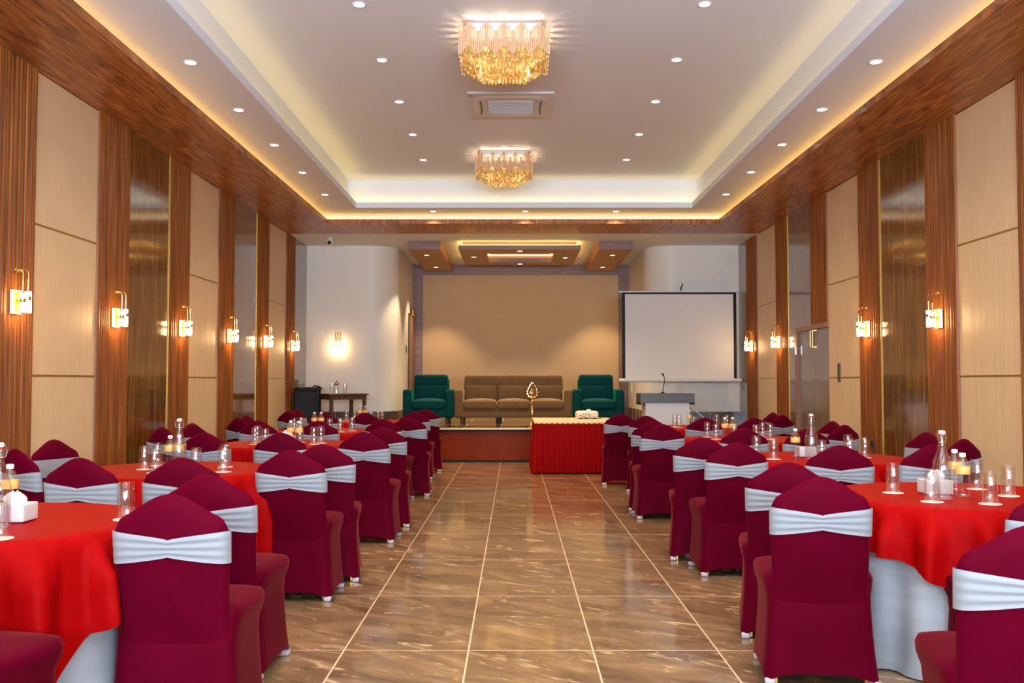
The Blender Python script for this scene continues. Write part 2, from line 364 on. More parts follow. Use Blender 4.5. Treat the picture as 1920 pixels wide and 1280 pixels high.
# right wall
for y0, y1 in ((0.6, 2.0), (4.6, 6.0), (8.20, 9.36), (12.01, 13.25), (15.84, 17.11)): creamp(wr, XR, -1, y0, y1)
for y0, y1 in ((-0.1, 0.6), (2.0, 2.7), (3.9, 4.6), (6.0, 6.7), (7.5, 8.20), (9.36, 10.06), (11.33, 12.01), (15.16, 15.84), (17.11, 17.85)): flutes(wr, XR, -1, y0, y1)
flutes(wr, XR, -1, 13.25, 13.98, 2.12, ZS)
for y0, y1 in ((-3.0, -0.1), (2.7, 3.9), (6.7, 7.5), (10.06, 11.31)): lacquer(wr, XR, -1, y0, y1)
lacquer(wr, XR, -1, 13.98, 15.16, 2.12, ZS); lacquer(wr, XR, -1, 14.72, 15.16, 0, 2.12)
for y in (11.32, 15.15): brassv(wr, XR, -1, y)
# door in the right wall: glossy leaf in a timber frame
b = MB(); b.box(XR-0.025, XR, 13.25, 14.66, 0, 2.06); d1 = struct('door_1', b, 'door_gloss', smooth=False)
b = MB(); b.box(XR-0.06, XR, 14.64, 14.72, 0, 2.12); b.box(XR-0.06, XR, 13.25, 14.64, 2.05, 2.12); obj('door_frame', b, 'trimwood', d1, smooth=False)
b = MB(); b.cbox((XR-0.065, 14.67, 1.78), (0.02, 0.05, 0.13)); b.tube([(XR-0.08, 14.645, 1.71), (XR-0.08, 14.645, 1.85)], 0.010); obj('hinge', b, 'steel', d1, smooth=False)
b = MB()
for y in (13.86, 13.96): b.tube([(XR-0.055, y, 1.80), (XR-0.055, y, 2.04)], 0.010); b.cbox((XR-0.035, y, 1.80), (0.035, 0.012, 0.012)); b.cbox((XR-0.04, y, 2.035), (0.035, 0.012, 0.012))
obj('door_closer_bar', b, 'gold', d1)
b = MB(); b.box(XR-0.0262, XR-0.024, 13.895, 13.903, 0, 2.05); obj('leaf_joint', b, 'dark', d1, smooth=False)
# grey glossy doors at the stage ends of both side walls
b = MB(); b.box(XL, XL+0.03, 17.52, 18.49, 0.55, ZS); d2 = struct('door_2', b, 'door_gloss', smooth=False)
b = MB(); b.tube([(XL+0.03, 17.72, 1.24), (XL+0.10, 17.72, 1.24), (XL+0.10, 17.98, 1.25)], 0.016); b.tube([(XL+0.035, 17.72, 1.14), (XL+0.035, 17.72, 1.34)], 0.028); obj('lever_handle', b, 'switch', d2)
b = MB(); b.box(XR-0.03, XR, 17.87, 18.49, 0.55, ZS); d3 = struct('door_3', b, 'door_gloss', smooth=False)
# rear wall behind the camera: assumed opening that lets the added cool light in
b = MB(); b.box(XL-.2, -3.3, YB-.2, YB, 0, 4.7); b.box(3.6, XR+.2, YB-.2, YB, 0, 4.7); b.box(-3.3, 3.6, YB-.2, YB, 3.75, 4.7); b.box(-3.3, 3.6, YB-.2, YB, 0, 0.35)
struct('wall_rear', b, 'plaster', smooth=False)

# stage walls: flat end walls that curve into the stage alcove
def stage_wall(name, pts, d):
    mb = MB(); mb.prism(pts, 0.0, ZS+0.02); return struct(name, mb, 'wallwhite', ang=30)
def arc(cx, cy, r, a0, a1, n=18): return [(cx+r*math.cos(R(a0+(a1-a0)*k/n)), cy+r*math.sin(R(a0+(a1-a0)*k/n))) for k in range(n+1)]
rl = 0.55
path_l = [(XL, 18.5)] + arc(-2.27-rl, 18.5+rl, rl, -90, 0) + [(-2.27, YW)]
stage_wall('wall_stage_left', path_l + [(XL, YW)], 1)
path_r = [(XR, 18.5)] + [(2.53+rl+(x_-(-2.27-rl))*-1, y_) for x_, y_ in arc(-2.27-rl, 18.5+rl, rl, -90, 0)] + [(2.53, YW)]
stage_wall('wall_stage_right', list(reversed(path_r + [(XR, YW)])), 1)
def skirting(name, path, sx):
    mb = MB(); rows = []
    out = []
    for i, (x, y) in enumerate(path):
        p0, p1 = Vector(path[max(i-1, 0)]), Vector(path[min(i+1, len(path)-1)]); d = (p1-p0).normalized()
        nrm = Vector((d.y, -d.x)) * sx; out.append((x+nrm.x*0.014, y+nrm.y*0.014))
    mb.grid([[(x, y, 0.55) for x, y in out], [(x, y, 0.735) for x, y in out], [(x, y, 0.735) for x, y in path]])
    o = struct(name, mb, 'stone', ang=30)
    b2 = MB()
    for i in range(0, len(out)-1):
        a, c = Vector(out[i]), Vector(out[i+1]); L = (c-a).length; k = 0.6
        while k < L:
            q = a+(c-a)*(k/L); b2.cbox((q.x, q.y, 0.6425), (0.006, 0.006, 0.185)); k += 0.6
    obj('tile_joint', b2, 'grout', o, smooth=False)
skirting('baseboard_left', path_l, 1); skirting('baseboard_right', path_r, -1)
b = MB(); b.box(-2.27, 2.53, YW, YW+0.2, 0.5, ZS+.02); wb = struct('wall_back', b, 'plaster', smooth=False)
b = MB(); b.box(-2.06, 2.33, YW-0.03, YW, 0.55, 3.69); obj('backdrop', b, 'backdrop', wb, smooth=False)
b = MB(); b.box(-2.27, -2.05, YW-0.07, YW, 0.55, ZS); b.box(2.32, 2.53, YW-0.07, YW, 0.55, ZS); b.box(-2.05, 2.32, YW-0.07, YW, 3.68, ZS); obj('timber_surround', b, 'wood_purple', wb, smooth=False)
# small door in the alcove's left return
b = MB(); b.box(-2.268, -2.22, 20.75, 21.62, 0.55, 2.72); d4 = struct('door_4', b, 'trimwood', smooth=False)
b = MB(); b.box(-2.222, -2.205, 20.68, 20.78, 0.55, 2.85); b.box(-2.222, -2.205, 20.68, 21.63, 2.72, 2.85); obj('door_frame', b, 'wood_gold', d4, smooth=False)

# stage platform
b = MB(); b.box(XL, XR, YS, YW, 0.0, 0.52); st = struct('stage_platform', b, 'riser', smooth=False)
b = MB(); b.box(XL, XR, YS-0.01, YW, 0.52, 0.55); obj('stage_top', b, 'stagefloor', st, smooth=False)
b = MB(); b.box(XL, XR, YS-0.045, YS+0.06, 0.525, 0.552); obj('edge_nosing', b, 'nosing', st, smooth=False, bevel=0.006)
b = MB(); b.box(XL, XR, YS-0.04, YS, 0.495, 0.525); b.box(XL, XR, YS-0.012, YS, 0.0, 0.03); obj('black_trim', b, 'black', st, smooth=False)  # black strips below the nosing and along the foot

# ceiling: timber soffit, stepped plaster ceiling with two hidden light coves
b = MB(); b.box(-2.75, 2.98, YB, 15.75, Z3, Z3+0.1); ce = struct('ceiling', b, 'ceil', smooth=False)
IX0, IX1, IY0, IY1 = -3.08, 3.355, -1.9, 15.90            # inner edge of the timber soffit
TX0, TX1, TY0, TY1 = -2.53, 2.83, -1.3, 15.42             # opening of the upper tray
def ring(mb, ax0, ax1, ay0, ay1, bx0, bx1, by0, by1, z0, z1):
    """rectangular ring between an outer (b) and an inner (a) rectangle"""
    mb.box(bx0, ax0, by0, by1, z0, z1); mb.box(ax1, bx1, by0, by1, z0, z1); mb.box(ax0, ax1, by0, ay0, z0, z1); mb.box(ax0, ax1, ay1, by1, z0, z1)
b = MB(); ring(b, IX0, IX1, IY0, IY1, XL, XR, YB, 17.0, ZS, ZS+0.025); obj('timber_soffit', b, 'wood_soffit', ce, smooth=False)
b = MB(); ring(b, IX0, IX1, IY0, IY1, IX0-0.025, IX1+0.025, IY0-0.025, IY1+0.025, ZS+0.025, ZS+0.072); obj('soffit_lip', b, 'wood_soffit', ce, smooth=False)
b = MB(); ring(b, IX0-0.24, IX1+0.24, IY0-0.24, IY1+0.24, IX0-0.28, IX1+0.28, IY0-0.28, IY1+0.28, ZS+0.025, Z2); obj('cove_back', b, 'ceil', ce, smooth=False)
b = MB(); ring(b, IX0-0.15, IX1+0.15, IY0-0.15, IY1+0.15, IX0-0.18, IX1+0.18, IY0-0.18, IY1+0.18, ZS+0.03, ZS+0.04); obj('cove_led_strip', b, 'cove', ce, smooth=False)
b = MB(); ring(b, TX0, TX1, TY0, TY1, IX0-0.28, IX1+0.28, IY0-0.28, IY1+0.28, Z2, Z2+0.02); obj('side_ceiling', b, 'ceil', ce, smooth=False)
b = MB(); ring(b, TX0, TX1, TY0, TY1, TX0-0.02, TX1+0.02, TY0-0.02, TY1+0.02, Z2+0.02, Z2+0.088); obj('tray_lip', b, 'ceil', ce, smooth=False)
b = MB(); ring(b, TX0-0.15, TX1+0.11, TY0-0.15, TY1+0.17, TX0-0.19, TX1+0.15, TY0-0.19, TY1+0.21, Z2+0.02, Z3); obj('tray_face', b, 'ceil', ce, smooth=False)
b = MB(); ring(b, TX0-0.05, TX1+0.045, TY0-0.05, TY1+0.05, TX0-0.08, TX1+0.07, TY0-0.08, TY1+0.08, Z2+0.025, Z2+0.035); obj('tray_led_strip', b, 'traycove', ce, smooth=False)
b = MB(); b.box(XL, XR, 17.0, YW, ZS, ZS+0.1); obj('stage_ceiling', b, 'plaster', ce, smooth=False)
b = MB(); b.box(XL-.2, XR+.2, YB-.2, YW+.2, 4.75, 4.8); obj('roof_slab', b, 'plaster', ce, smooth=False)

# timber boxes hung under the stage ceiling
def stage_box(label, x0, x1):
    mb = MB(); mb.box(x0, x1, 17.9, 21.6, 3.746, ZS); fs = mb
    o = obj('ceiling_box', fs, ['wood_purple', 'wood_gold'], None, smooth=False)
    for i, p in enumerate(o.data.polygons):
        if p.normal.z < -0.5 or abs(p.normal.x) > 0.5: p.material_index = 1
    return tag(o, label, 'ceiling panel', 'timber boxes under the stage ceiling')
stage_box('left timber ceiling box with two downlights above the stage', -1.98, -1.375)
stage_box('right timber ceiling box with two downlights above the stage', 1.567, 2.18)
cp = thing('ceiling_panel', 'wide central timber ceiling panel with a glowing recess above the stage', 'ceiling panel', (0.09, 19.1, 3.746))
b = MB(); ring(b, -0.62, 0.66, -0.60, 0.75, -1.13, 1.13, -1.20, 1.20, 0.0, 0.08)
o = obj('lower_frame', b, ['wood_purple', 'wood_gold'], cp, smooth=False)
for p in o.data.polygons:
    if p.normal.z < -0.5 or abs(p.normal.x) > 0.5: p.material_index = 1
b = MB(); ring(b, -0.66, 0.70, -0.64, 0.79, -1.06, 1.06, -1.12, 1.12, 0.08, 0.154); obj('upper_frame', b, 'wood_purple', cp, smooth=False)
b = MB(); ring(b, -1.075, 1.075, -1.135, 1.135, -1.09, 1.09, -1.15, 1.15, 0.08, 0.088); obj('led_strip', b, 'stageled', cp, smooth=False)
b = MB(); ring(b, -0.62, 0.66, -0.60, 0.75, -0.645, 0.685, -0.625, 0.775, 0.135, 0.15); obj('recess_led_strip', b, 'recessled', cp, smooth=False)
b = MB(); b.box(-0.28, 0.30, 0.0, 0.5, 0.146, 0.153); obj('air_slot', b, 'dark', cp, smooth=False)

# ------------------------------------------------------------------ ceiling lights
dl = thing('downlight', '', 'downlight', (0, 0, -50))
b = MB(); b.lathe([(0.046, 0.0), (0.062, 0.0), (0.062, -0.006), (0.054, -0.010), (0.046, -0.006)], 24, closed=True); obj('trim_ring', b, 'white', dl)
b = MB(); b.lathe([(0.046, -0.001), (0.046, -0.004), (0.030, -0.006), (0.004, -0.0065)], 24); obj('lens', b, 'lens', dl)
lamp_main = bpy.data.lights.new('downlight_beam', 'SPOT'); lamp_main.energy = P_MAIN; lamp_main.color = WARM; lamp_main.spot_size = R(120); lamp_main.spot_blend = 0.9; lamp_main.shadow_soft_size = 0.05
lamp_side = lamp_main.copy(); lamp_side.energy = P_SIDE
lamp_cross = lamp_main.copy(); lamp_cross.energy = P_CROSS
lamp_stage = lamp_main.copy(); lamp_stage.energy = P_STAGE; lamp_stage.spot_size = R(84); lamp_stage.spot_blend = 0.45
def downlight(x, y, z, label, group, lamp):
    r_ = dup(dl, (x, y, z), 0, label, group)
    o = bpy.data.objects.new('downlight_beam', lamp); COL.objects.link(o); o.location = (0, 0, -0.02); o.parent = r_
BACK = ['first', 'second', 'third', 'fourth', 'fifth', 'sixth', 'seventh', 'eighth', 'ninth']
for side, x in (('left', -1.34), ('right', 1.635)):
    for k, y in enumerate((2.4, 3.85, 5.3, 6.78, 8.25, 9.7, 11.17, 12.67, 14.13)):  # the nearest, out of view, are assumed and added to light the near tables
        downlight(x, y, Z3, f'recessed round downlight in the high ceiling, {BACK[8-k]} from the stage in its {side} row', 'downlights in the high ceiling', lamp_main)
for side, x in (('left', -2.81), ('right', 3.125)):
    for k, y in enumerate((2.4, 3.87, 5.35, 6.83, 8.32, 9.8, 11.27, 12.77, 14.3)):  # row continued out of view towards the camera: those lamps are assumed, for light
        downlight(x, y, Z2, f'recessed round downlight in the {side} lower ceiling strip, {BACK[8-k]} from the stage', 'downlights in the lower side strips', lamp_side)
for w, x in (('left', -1.33), ('middle', 0.17), ('right', 1.65)):
    downlight(x, 15.72, Z2, f'{w} of three downlights in the cross strip before the stage', 'downlights before the stage', lamp_cross)
for x, y, w in ((-1.70, 18.71, 'front downlight in the left timber ceiling box'), (-1.68, 20.68, 'back downlight in the left timber ceiling box'), (1.89, 18.72, 'front downlight in the right timber ceiling box'),
                (1.88, 20.70, 'back downlight in the right timber ceiling box'), (0.10, 18.10, 'front downlight of the central timber ceiling panel'), (-0.80, 19.0, 'left downlight of the central timber ceiling panel'),
                (1.0, 19.1, 'right downlight of the central timber ceiling panel'), (0.11, 20.10, 'back downlight of the central timber ceiling panel')):
    downlight(x, y, 3.746, w, 'downlights above the stage', lamp_stage)
def purge(root):
    for ch in list(root.children): purge(ch)
    bpy.data.objects.remove(root)
purge(dl)

# chandeliers
def chandelier(loc, label):
    t = thing('chandelier', label, 'chandelier', loc, 0, 'gold crystal chandeliers')
    b = MB(); b.box(-0.34, 0.34, -0.25, 0.25, -0.05, 0); obj('ceiling_plate', b, 'white', t, smooth=False)
    tb = MB(); tb.lathe([(0.0075, -0.105), (0.0075, 0.105)], 8)
    first = None; others = MB()
    for wv in range(5):
        for k in range(9):
            x = -0.395 + 0.79*(wv*9+k+0.5)/45; q = (k-4)/4.0; zc = -0.125 - 0.075*abs(q)**1.3
            big = k == 4 or k == 0
            if first is None:
                first = obj('tube', tb, 'rose', t, loc=(x, -0.315, zc))
            else:
                c = first.copy(); COL.objects.link(c); c.parent = t; c.location = (x, -0.315, zc)
            c = c if first is not t and (wv, k) != (0, 0) else first
            c.scale = (1.35, 1.35, 1) if big else (0.9, 0.9, 1)
            for px, py in ((-x, 0.315), (-0.405, x*0.77), (0.405, x*0.77)):
                others.lathe([(0.0085, -0.105), (0.0085, 0.105)], 6, (px, py, zc))
    so = obj('tube_fringe', others, 'rose', t); so['kind'] = 'stuff'
    rnd = random.Random(3)
    for ti, (h, z0, z1) in enumerate(((0.385, -0.15, -0.30), (0.338, -0.17, -0.335), (0.292, -0.19, -0.37), (0.246, -0.21, -0.41), (0.20, -0.23, -0.445))):
        mb = MB(); n = max(6, round(2*h/0.034)); g = h*0.78
        for k in range(n):
            u = -h + 2*h*(k+0.5)/n
            for x, y in ((u, -g), (u, g), (-h, u*0.78), (h, u*0.78)):
                j = rnd.uniform(-0.006, 0.006); w = 0.012
                mb.add([(x-w, y-w, z0), (x+w, y-w, z0), (x+w, y+w, z0), (x-w, y+w, z0), (x-w*1.1, y-w*1.1, z1+j+0.02), (x+w*1.1, y-w*1.1, z1+j+0.02), (x+w*1.1, y+w*1.1, z1+j+0.02), (x-w*1.1, y+w*1.1, z1+j+0.02), (x, y, z1+j)],
                       [(0, 1, 5, 4), (1, 2, 6, 5), (2, 3, 7, 6), (3, 0, 4, 7), (4, 5, 8), (5, 6, 8), (6, 7, 8), (7, 4, 8), (3, 2, 1, 0)])
        o = obj('crystal_tier', mb, 'crystal', t, smooth=False); o['kind'] = 'stuff'
        if ti == 4:
            mb2 = MB(); mb2.box(-h, h, -g, g, z1+0.05, z1+0.06); obj('base_plate', mb2, 'crystal', t, smooth=False)
    for bx in (-0.2, 0.2): light('chandelier_bulb', 'POINT', (bx, 0, -0.24), 17, WARM, t, shadow_soft_size=0.06)
    for wv in range(5):
        x = -0.395 + 0.79*(wv*9+4.5)/45
        s = light('up_beam', 'SPOT', (x, -0.34, -0.045), 0.5, (1, 0.82, 0.6), t, spot_size=R(80), spot_blend=0.8, shadow_soft_size=0.004)
        s.rotation_euler = (R(-118), 0, 0)
chandelier((-0.095, 8.94, Z3), 'gold crystal chandelier nearer the camera under the high ceiling')
chandelier((-0.15, 13.86, Z3), 'smaller-looking gold crystal chandelier farther back towards the stage')

# ceiling cassette air conditioner
ac = thing('air_conditioner', 'square white ceiling cassette air conditioner between the two chandeliers', 'air conditioner', (-0.045, 11.27, Z3))
b = MB(); b.rbox(-0.49, 0.49, -0.51, 0.51, -0.03, 0.0, 0.012); obj('panel', b, 'white', ac)
def sq(h, e, n=48): return [(h*math.copysign(abs(math.cos(2*PI*k/n))**e, math.cos(2*PI*k/n)), h*math.copysign(abs(math.sin(2*PI*k/n))**e, math.sin(2*PI*k/n))) for k in range(n)]
b = MB(); b.grid([[(x, y, -0.03) for x, y in sq(0.43, 0.42)], [(x, y, -0.044) for x, y in sq(0.40, 0.42)], [(x, y, -0.044) for x, y in sq(0.30, 0.4)], [(x, y, -0.03) for x, y in sq(0.28, 0.4)]], closed_u=True); obj('rounded_rim', b, 'white', ac)
b = MB(); b.box(-0.26, 0.26, -0.27, 0.27, -0.045, -0.03)
for k in range(14): b.box(-0.26, 0.26, -0.26+k*0.038, -0.245+k*0.038, -0.052, -0.045)
obj('intake_grille', b, 'ac', ac, smooth=False)
for sx in (-1, 1):
    b = MB(); b.tube([(sx*(0.37-0.03*math.cos(a*0.9)), 0.26*a, -0.042) for a in [(-1+2*k/10) for k in range(11)]], 0.012, 6); obj('air_outlet', b, 'dark', ac)
b = MB(); b.cbox((-0.45, 0.42-0.85, -0.031), (0.05, 0.02, 0.004)); obj('badge', b, 'dark', ac, smooth=False)

# ------------------------------------------------------------------ wall sconces
def sconce_parts(t):
    b = MB(); b.box(-0.055, 0.055, -0.022, 0, -0.09, 0.085); obj('back_plate', b, 'brass', t, smooth=False)
    b = MB(); ring_b = b
    for x0, x1, z0, z1 in ((-0.060, -0.053, -0.095, 0.09), (0.053, 0.060, -0.095, 0.09), (-0.06, 0.06, 0.083, 0.09), (-0.06, 0.06, -0.095, -0.088)): b.box(x0, x1, -0.030, -0.004, z0, z1)
    obj('lit_frame', b, 'ledframe', t, smooth=False)
    b = MB(); b.tube([(0, -0.02, 0.0), (0, -0.10, 0.0)], 0.012); obj('arm', b, 'gold', t)
    for k, x in enumerate((-0.045, 0.0, 0.045)):
        dz = 0.022 if k == 1 else 0.0; y = -0.095 - (0.02 if k == 1 else 0)
        b = MB(); b.lathe([(0.020, -0.085+dz), (0.022, -0.083+dz), (0.022, 0.055+dz), (0.020, 0.057+dz)], 16, (x, y, 0)); g = obj('glass_shade', b, 'tubeglow', t)
        b = MB(); b.lathe([(0.0228, -0.012), (0.0236, -0.010), (0.0236, 0.020), (0.0228, 0.022)], 16, (x, y, dz)); obj('gold_band', b, 'gold', g)
        b = MB(); b.lathe([(0.013, 0.057+dz), (0.013, 0.15+dz)], 10, (x, y, 0)); obj('gold_stem', b, 'gold', t)
        b = MB(); n = 10; ym = (y-0.012)/2; ry = abs(y+0.012)/2
        pts = [(x, y, 0.15+dz), (x, y, 0.21)] + [(x, ym-ry*math.cos(PI*q/n), 0.21+0.05*math.sin(PI*q/n)) for q in range(1, n)] + [(x, -0.012, 0.21), (x, -0.012, 0.08)]
        b.tube(pts, 0.0045, 6); obj('curved_rod', b, 'gold', t)
sc0 = thing('wall_sconce', '', 'wall lamp', (0, 0, -60)); sconce_parts(sc0)
def sconce(x, y, z, rz, label):
    dup(sc0, (x, y, z), rz, label, 'gold wall sconces')
for k, y in enumerate((7.63, 9.55, 11.46, 13.39, 15.31, 17.19)):
    sconce(XL+0.055, y, 1.94, R(90), f'lit gold sconce with glass tubes, {ORD[k]} from the camera along the left wall')
for k, y in enumerate((9.70, 11.68, 15.59, 17.39)):
    sconce(XR-0.055, y, 1.94, R(-90), f'lit gold sconce with glass tubes, {ORD[k]} from the camera along the right wall')
sconce(-3.36, 18.5, 1.98, 0, 'lit gold sconce alone on the white wall above the side table')
purge(sc0)

# ------------------------------------------------------------------ small wall and ceiling devices
t = thing('security_camera', 'small white security camera under the ceiling left of the stage', 'camera', (-3.33, 17.45, ZS))
b = MB(); b.lathe([(0.055, 0), (0.055, -0.03), (0.045, -0.04)], 20); obj('base', b, 'white', t)
b = MB(); b.lathe([(0.045, -0.04), (0.058, -0.07), (0.058, -0.10), (0.045, -0.125), (0.015, -0.135)], 20); obj('housing', b, 'white', t)
b = MB(); b.tube([(0, -0.035, -0.095), (0, -0.066, -0.10)], 0.032, 14); obj('lens', b, 'black', t)
t = thing('switch_panel', 'tall bronze switch panel on the cream wall panel beside the door', 'light switch', (XR-0.02, 12.83, 1.43), R(-90))
b = MB(); b.box(-0.05, 0.05, -0.012, 0, -0.125, 0.125); obj('plate', b, 'switch', t, smooth=False, bevel=0.004)
for k in range(4): b = MB(); b.box(-0.035, 0.035, -0.018, -0.012, 0.065-k*0.055, 0.105-k*0.055); obj('switch', b, 'dark', t, smooth=False)
t = thing('wall_socket', 'dark square power socket low on the right fluted panel', 'socket', (XR-0.055, 11.58, 0.57), R(-90))
b = MB(); b.box(-0.045, 0.045, -0.012, 0, -0.045, 0.045); obj('plate', b, 'dark', t, smooth=False, bevel=0.004)
b = MB(); b.box(-0.03, 0.03, -0.016, -0.012, -0.01, 0.01); obj('socket_face', b, 'black', t, smooth=False)
t = thing('wall_socket', 'small grey socket plate on the grey door panel right of the screen', 'socket', (XR-0.03, 18.22, 1.21), R(-90))
b = MB(); b.box(-0.06, 0.06, -0.012, 0, -0.075, 0.075); obj('plate', b, 'door_gloss', t, smooth=False, bevel=0.004)
b = MB(); b.box(0.0, 0.05, -0.018, -0.012, -0.06, 0.06); obj('rocker', b, 'switch', t, smooth=False)
t = thing('light_switch', 'small dark switch beside the narrow door left of the backdrop', 'light switch', (-2.27, 20.3, 1.98), R(90))
b = MB(); b.box(-0.05, 0.05, -0.012, 0, -0.08, 0.08); obj('plate', b, 'switch', t, smooth=False)
b = MB(); b.box(-0.03, 0.03, -0.017, -0.012, -0.05, 0.05); obj('switch', b, 'dark', t, smooth=False)

# ------------------------------------------------------------------ chairs
def back_top(u):
    a = abs(u)
    z = 0.812 + 0.093*(0.5+0.5*math.cos(PI*min(1, a*0.98)))**0.85
    if a > 0.86: z -= 0.045*((a-0.86)/0.14)**2
    return z
ZB = 0.30
def back_w(z):
    pts = ((0.30, 0.207), (0.45, 0.203), (0.6, 0.207), (0.76, 0.210), (0.95, 0.205))
    for (a, p), (c, q) in zip(pts, pts[1:]):
        if z <= c: return p+(q-p)*(z-a)/(c-a)
    return 0.205
def back_pt(u, z, side, off=0.0):
    v = min(1, max(0, (z-ZB)/(back_top(u)-ZB)))
    w = back_w(z); tz = 0.034*max(0.0, 1-abs(u)**6)**0.5*max(0.0, 1-v**12)**0.5*min(1, 0.55+v*3)
    y0 = -0.178 - 0.064*max(0, (z-0.40)/0.505)**0.85 - 0.010*(1-u*u)*min(1, v*1.5)
    return (u*(w+off), y0 + side*(tz+off), z)
def chair_cover():
    mb = MB(); N = 64
    rings = [(0.0, .252, .230), (0.10, .240, .220), (0.22, .230, .213), (0.33, .224, .210), (0.38, .228, .214), (0.425, .242, .230), (0.455, .244, .234), (0.475, .235, .226), (0.487, .195, .195), (0.494, .12, .12), (0.496, .03, .03)]
    rows = []
    for z, hx, hy in rings:
        row = []
        for k in range(N):
            a = 2*PI*(k+0.5)/N; c, s_ = math.cos(a), math.sin(a); e = 0.26
            x = hx*math.copysign(abs(c)**e, c); y = hy*math.copysign(abs(s_)**e, s_)
            if y < 0 and z > 0.36: q_ = (-y/hy)**2*min(1, (z-0.36)/0.06); x *= 1-0.10*q_; y *= 1-0.14*q_
            zz = z
            corner = min(abs(x)/hx, abs(y)/hy)
            if z < 0.3:
                lift = 0.012 + 0.052*(1-corner**2.2); zz = z + lift*(1-z/0.3)
                pull = 1-0.035*(1-corner**2)*(1-z/0.3)
                if abs(x)/hx > abs(y)/hy: x *= pull
                else: y *= pull
            row.append((x, y, zz))
        rows.append(row)
    mb.grid(rows, closed_u=True)
    us = [math.sin(PI/2*(-1+2*k/22)) for k in range(23)]
    vsr = [0, .08, .2, .35, .5, .62, .74, .84, .91, .96, .985, 1.0]
    for side in (-1, 1):
        pts = []
        for v in vsr:
            pts.append([back_pt(u, ZB+v*(back_top(u)-ZB), side) for u in (us if side > 0 else us[::-1])])
        mb.grid([row[::-1] for row in pts])
    return mb
def sash_mesh():
    mb = MB(); rows = []; nz = 15
    loop = [(-1+2*k/24, -1) for k in range(25)] + [(1-2*k/16, 1) for k in range(17)]
    for r_ in range(nz):
        q = -1+2*r_/(nz-1); row = []
        for u, side in loop:
            au = abs(u)
            if side < 0: hh = 0.031 + 0.029*min(1, au/0.96)**0.8
            else: hh = 0.060
            z = 0.710 + q*hh
            rip = 0
            if side < 0:
                kk = (1-au)**0.6 if au < 1 else 0
                rip = -0.0012+0.0042*math.sin(q*PI*3.5+0.4)*min(1, 0.35+kk) + 0.003*math.exp(-(u/0.06)**2)
            x, y, z = back_pt(u, z, side, 0.0065)
            row.append((x, y+side*rip, z))
        rows.append(row)
    mb.grid(rows, closed_u=True)
    return mb
ch0 = thing('banquet_chair', '', 'chair', (0, 0, -70))
obj('chair_cover', chair_cover(), 'burg', ch0, ang=70)
obj('sash', sash_mesh(), 'sash', ch0, ang=80)
for sx in (-1, 1):
    for sy in (-1, 1):
        b = MB(); x, y = sx*0.196, sy*0.176; b.box(x-0.012, x+0.012, y-0.012, y+0.012, 0.004, 0.28); lg = obj('leg', b, 'leggold', ch0, smooth=False)
        b = MB(); b.rbox(x-0.022+sx*0.022, x+0.022+sx*0.022, y-0.022+sy*0.022, y+0.022+sy*0.022, 0.0, 0.030, 0.010); obj('foot_pocket', b, 'foot', lg)
CHAIRS = [
('L',1,'aisle',0,-1.255,3.81,0), ('L',1,'aisle',1,-1.335,4.55,-4), ('L',2,'left',0,-2.92,6.16,-30), ('L',2,'left',1,-3.02,6.78,-112), ('L',2,'near',0,-2.31,5.49,-6), ('L',2,'near',1,-1.81,5.51,4), ('L',2,'aisle',0,-1.335,6.08,-1), ('L',2,'aisle',1,-1.285,6.61,7),
('L',3,'left',0,-3.03,8.93,-30), ('L',3,'left',1,-2.93,9.45,-112), ('L',3,'near',0,-2.47,8.08,-6), ('L',3,'near',1,-1.89,8.03,5), ('L',3,'aisle',0,-1.215,8.16,-2), ('L',3,'aisle',1,-1.205,9.01,5),
('L',4,'left',0,-2.96,11.10,-32), ('L',4,'left',1,-3.02,11.70,-112), ('L',4,'near',0,-2.65,10.42,-7), ('L',4,'near',1,-2.03,10.34,0), ('L',4,'aisle',0,-1.395,10.83,-8), ('L',4,'aisle',1,-1.225,11.40,2),
('L',5,'left',0,-2.98,13.55,-30), ('L',5,'left',1,-2.96,14.15,-112), ('L',5,'near',0,-2.46,12.87,-5), ('L',5,'near',1,-1.96,12.95,3), ('L',5,'aisle',0,-1.345,13.30,0), ('L',5,'aisle',1,-1.315,14.42,4),
('R',1,'aisle',0,1.35,4.46,-7), ('R',1,'aisle',1,1.44,5.20,-12), ('R',1,'near',0,2.12,4.12,8), ('R',0,'aisle',0,1.535,3.06,-10), ('R',2,'near',0,2.13,6.52,-10), ('R',2,'near',1,2.70,6.60,4), ('R',2,'right',0,3.08,7.18,28), ('R',2,'right',1,3.10,7.80,112),
('R',2,'aisle',0,1.49,6.83,2), ('R',2,'aisle',1,1.41,7.38,-8), ('R',3,'right',0,2.99,9.42,28), ('R',3,'right',1,3.05,9.98,112), ('R',3,'near',0,2.05,8.82,-8), ('R',3,'near',1,2.53,8.75,5), ('R',3,'aisle',0,1.41,9.56,0), ('R',3,'aisle',1,1.43,10.12,-9),
('R',4,'right',0,3.14,12.10,28), ('R',4,'right',1,3.17,12.74,112), ('R',4,'near',0,2.16,11.28,-3), ('R',4,'near',1,2.65,11.15,6), ('R',4,'aisle',0,1.61,11.81,-12), ('R',4,'aisle',1,1.36,12.57,-4), ('L',1,'near',0,-1.75,3.08,-12)]
WHERE = {('L','left'): 'wall side', ('R','right'): 'wall side', ('L','aisle'): 'aisle side', ('R','aisle'): 'aisle side', ('L','near'): 'camera side', ('R','near'): 'camera side'}
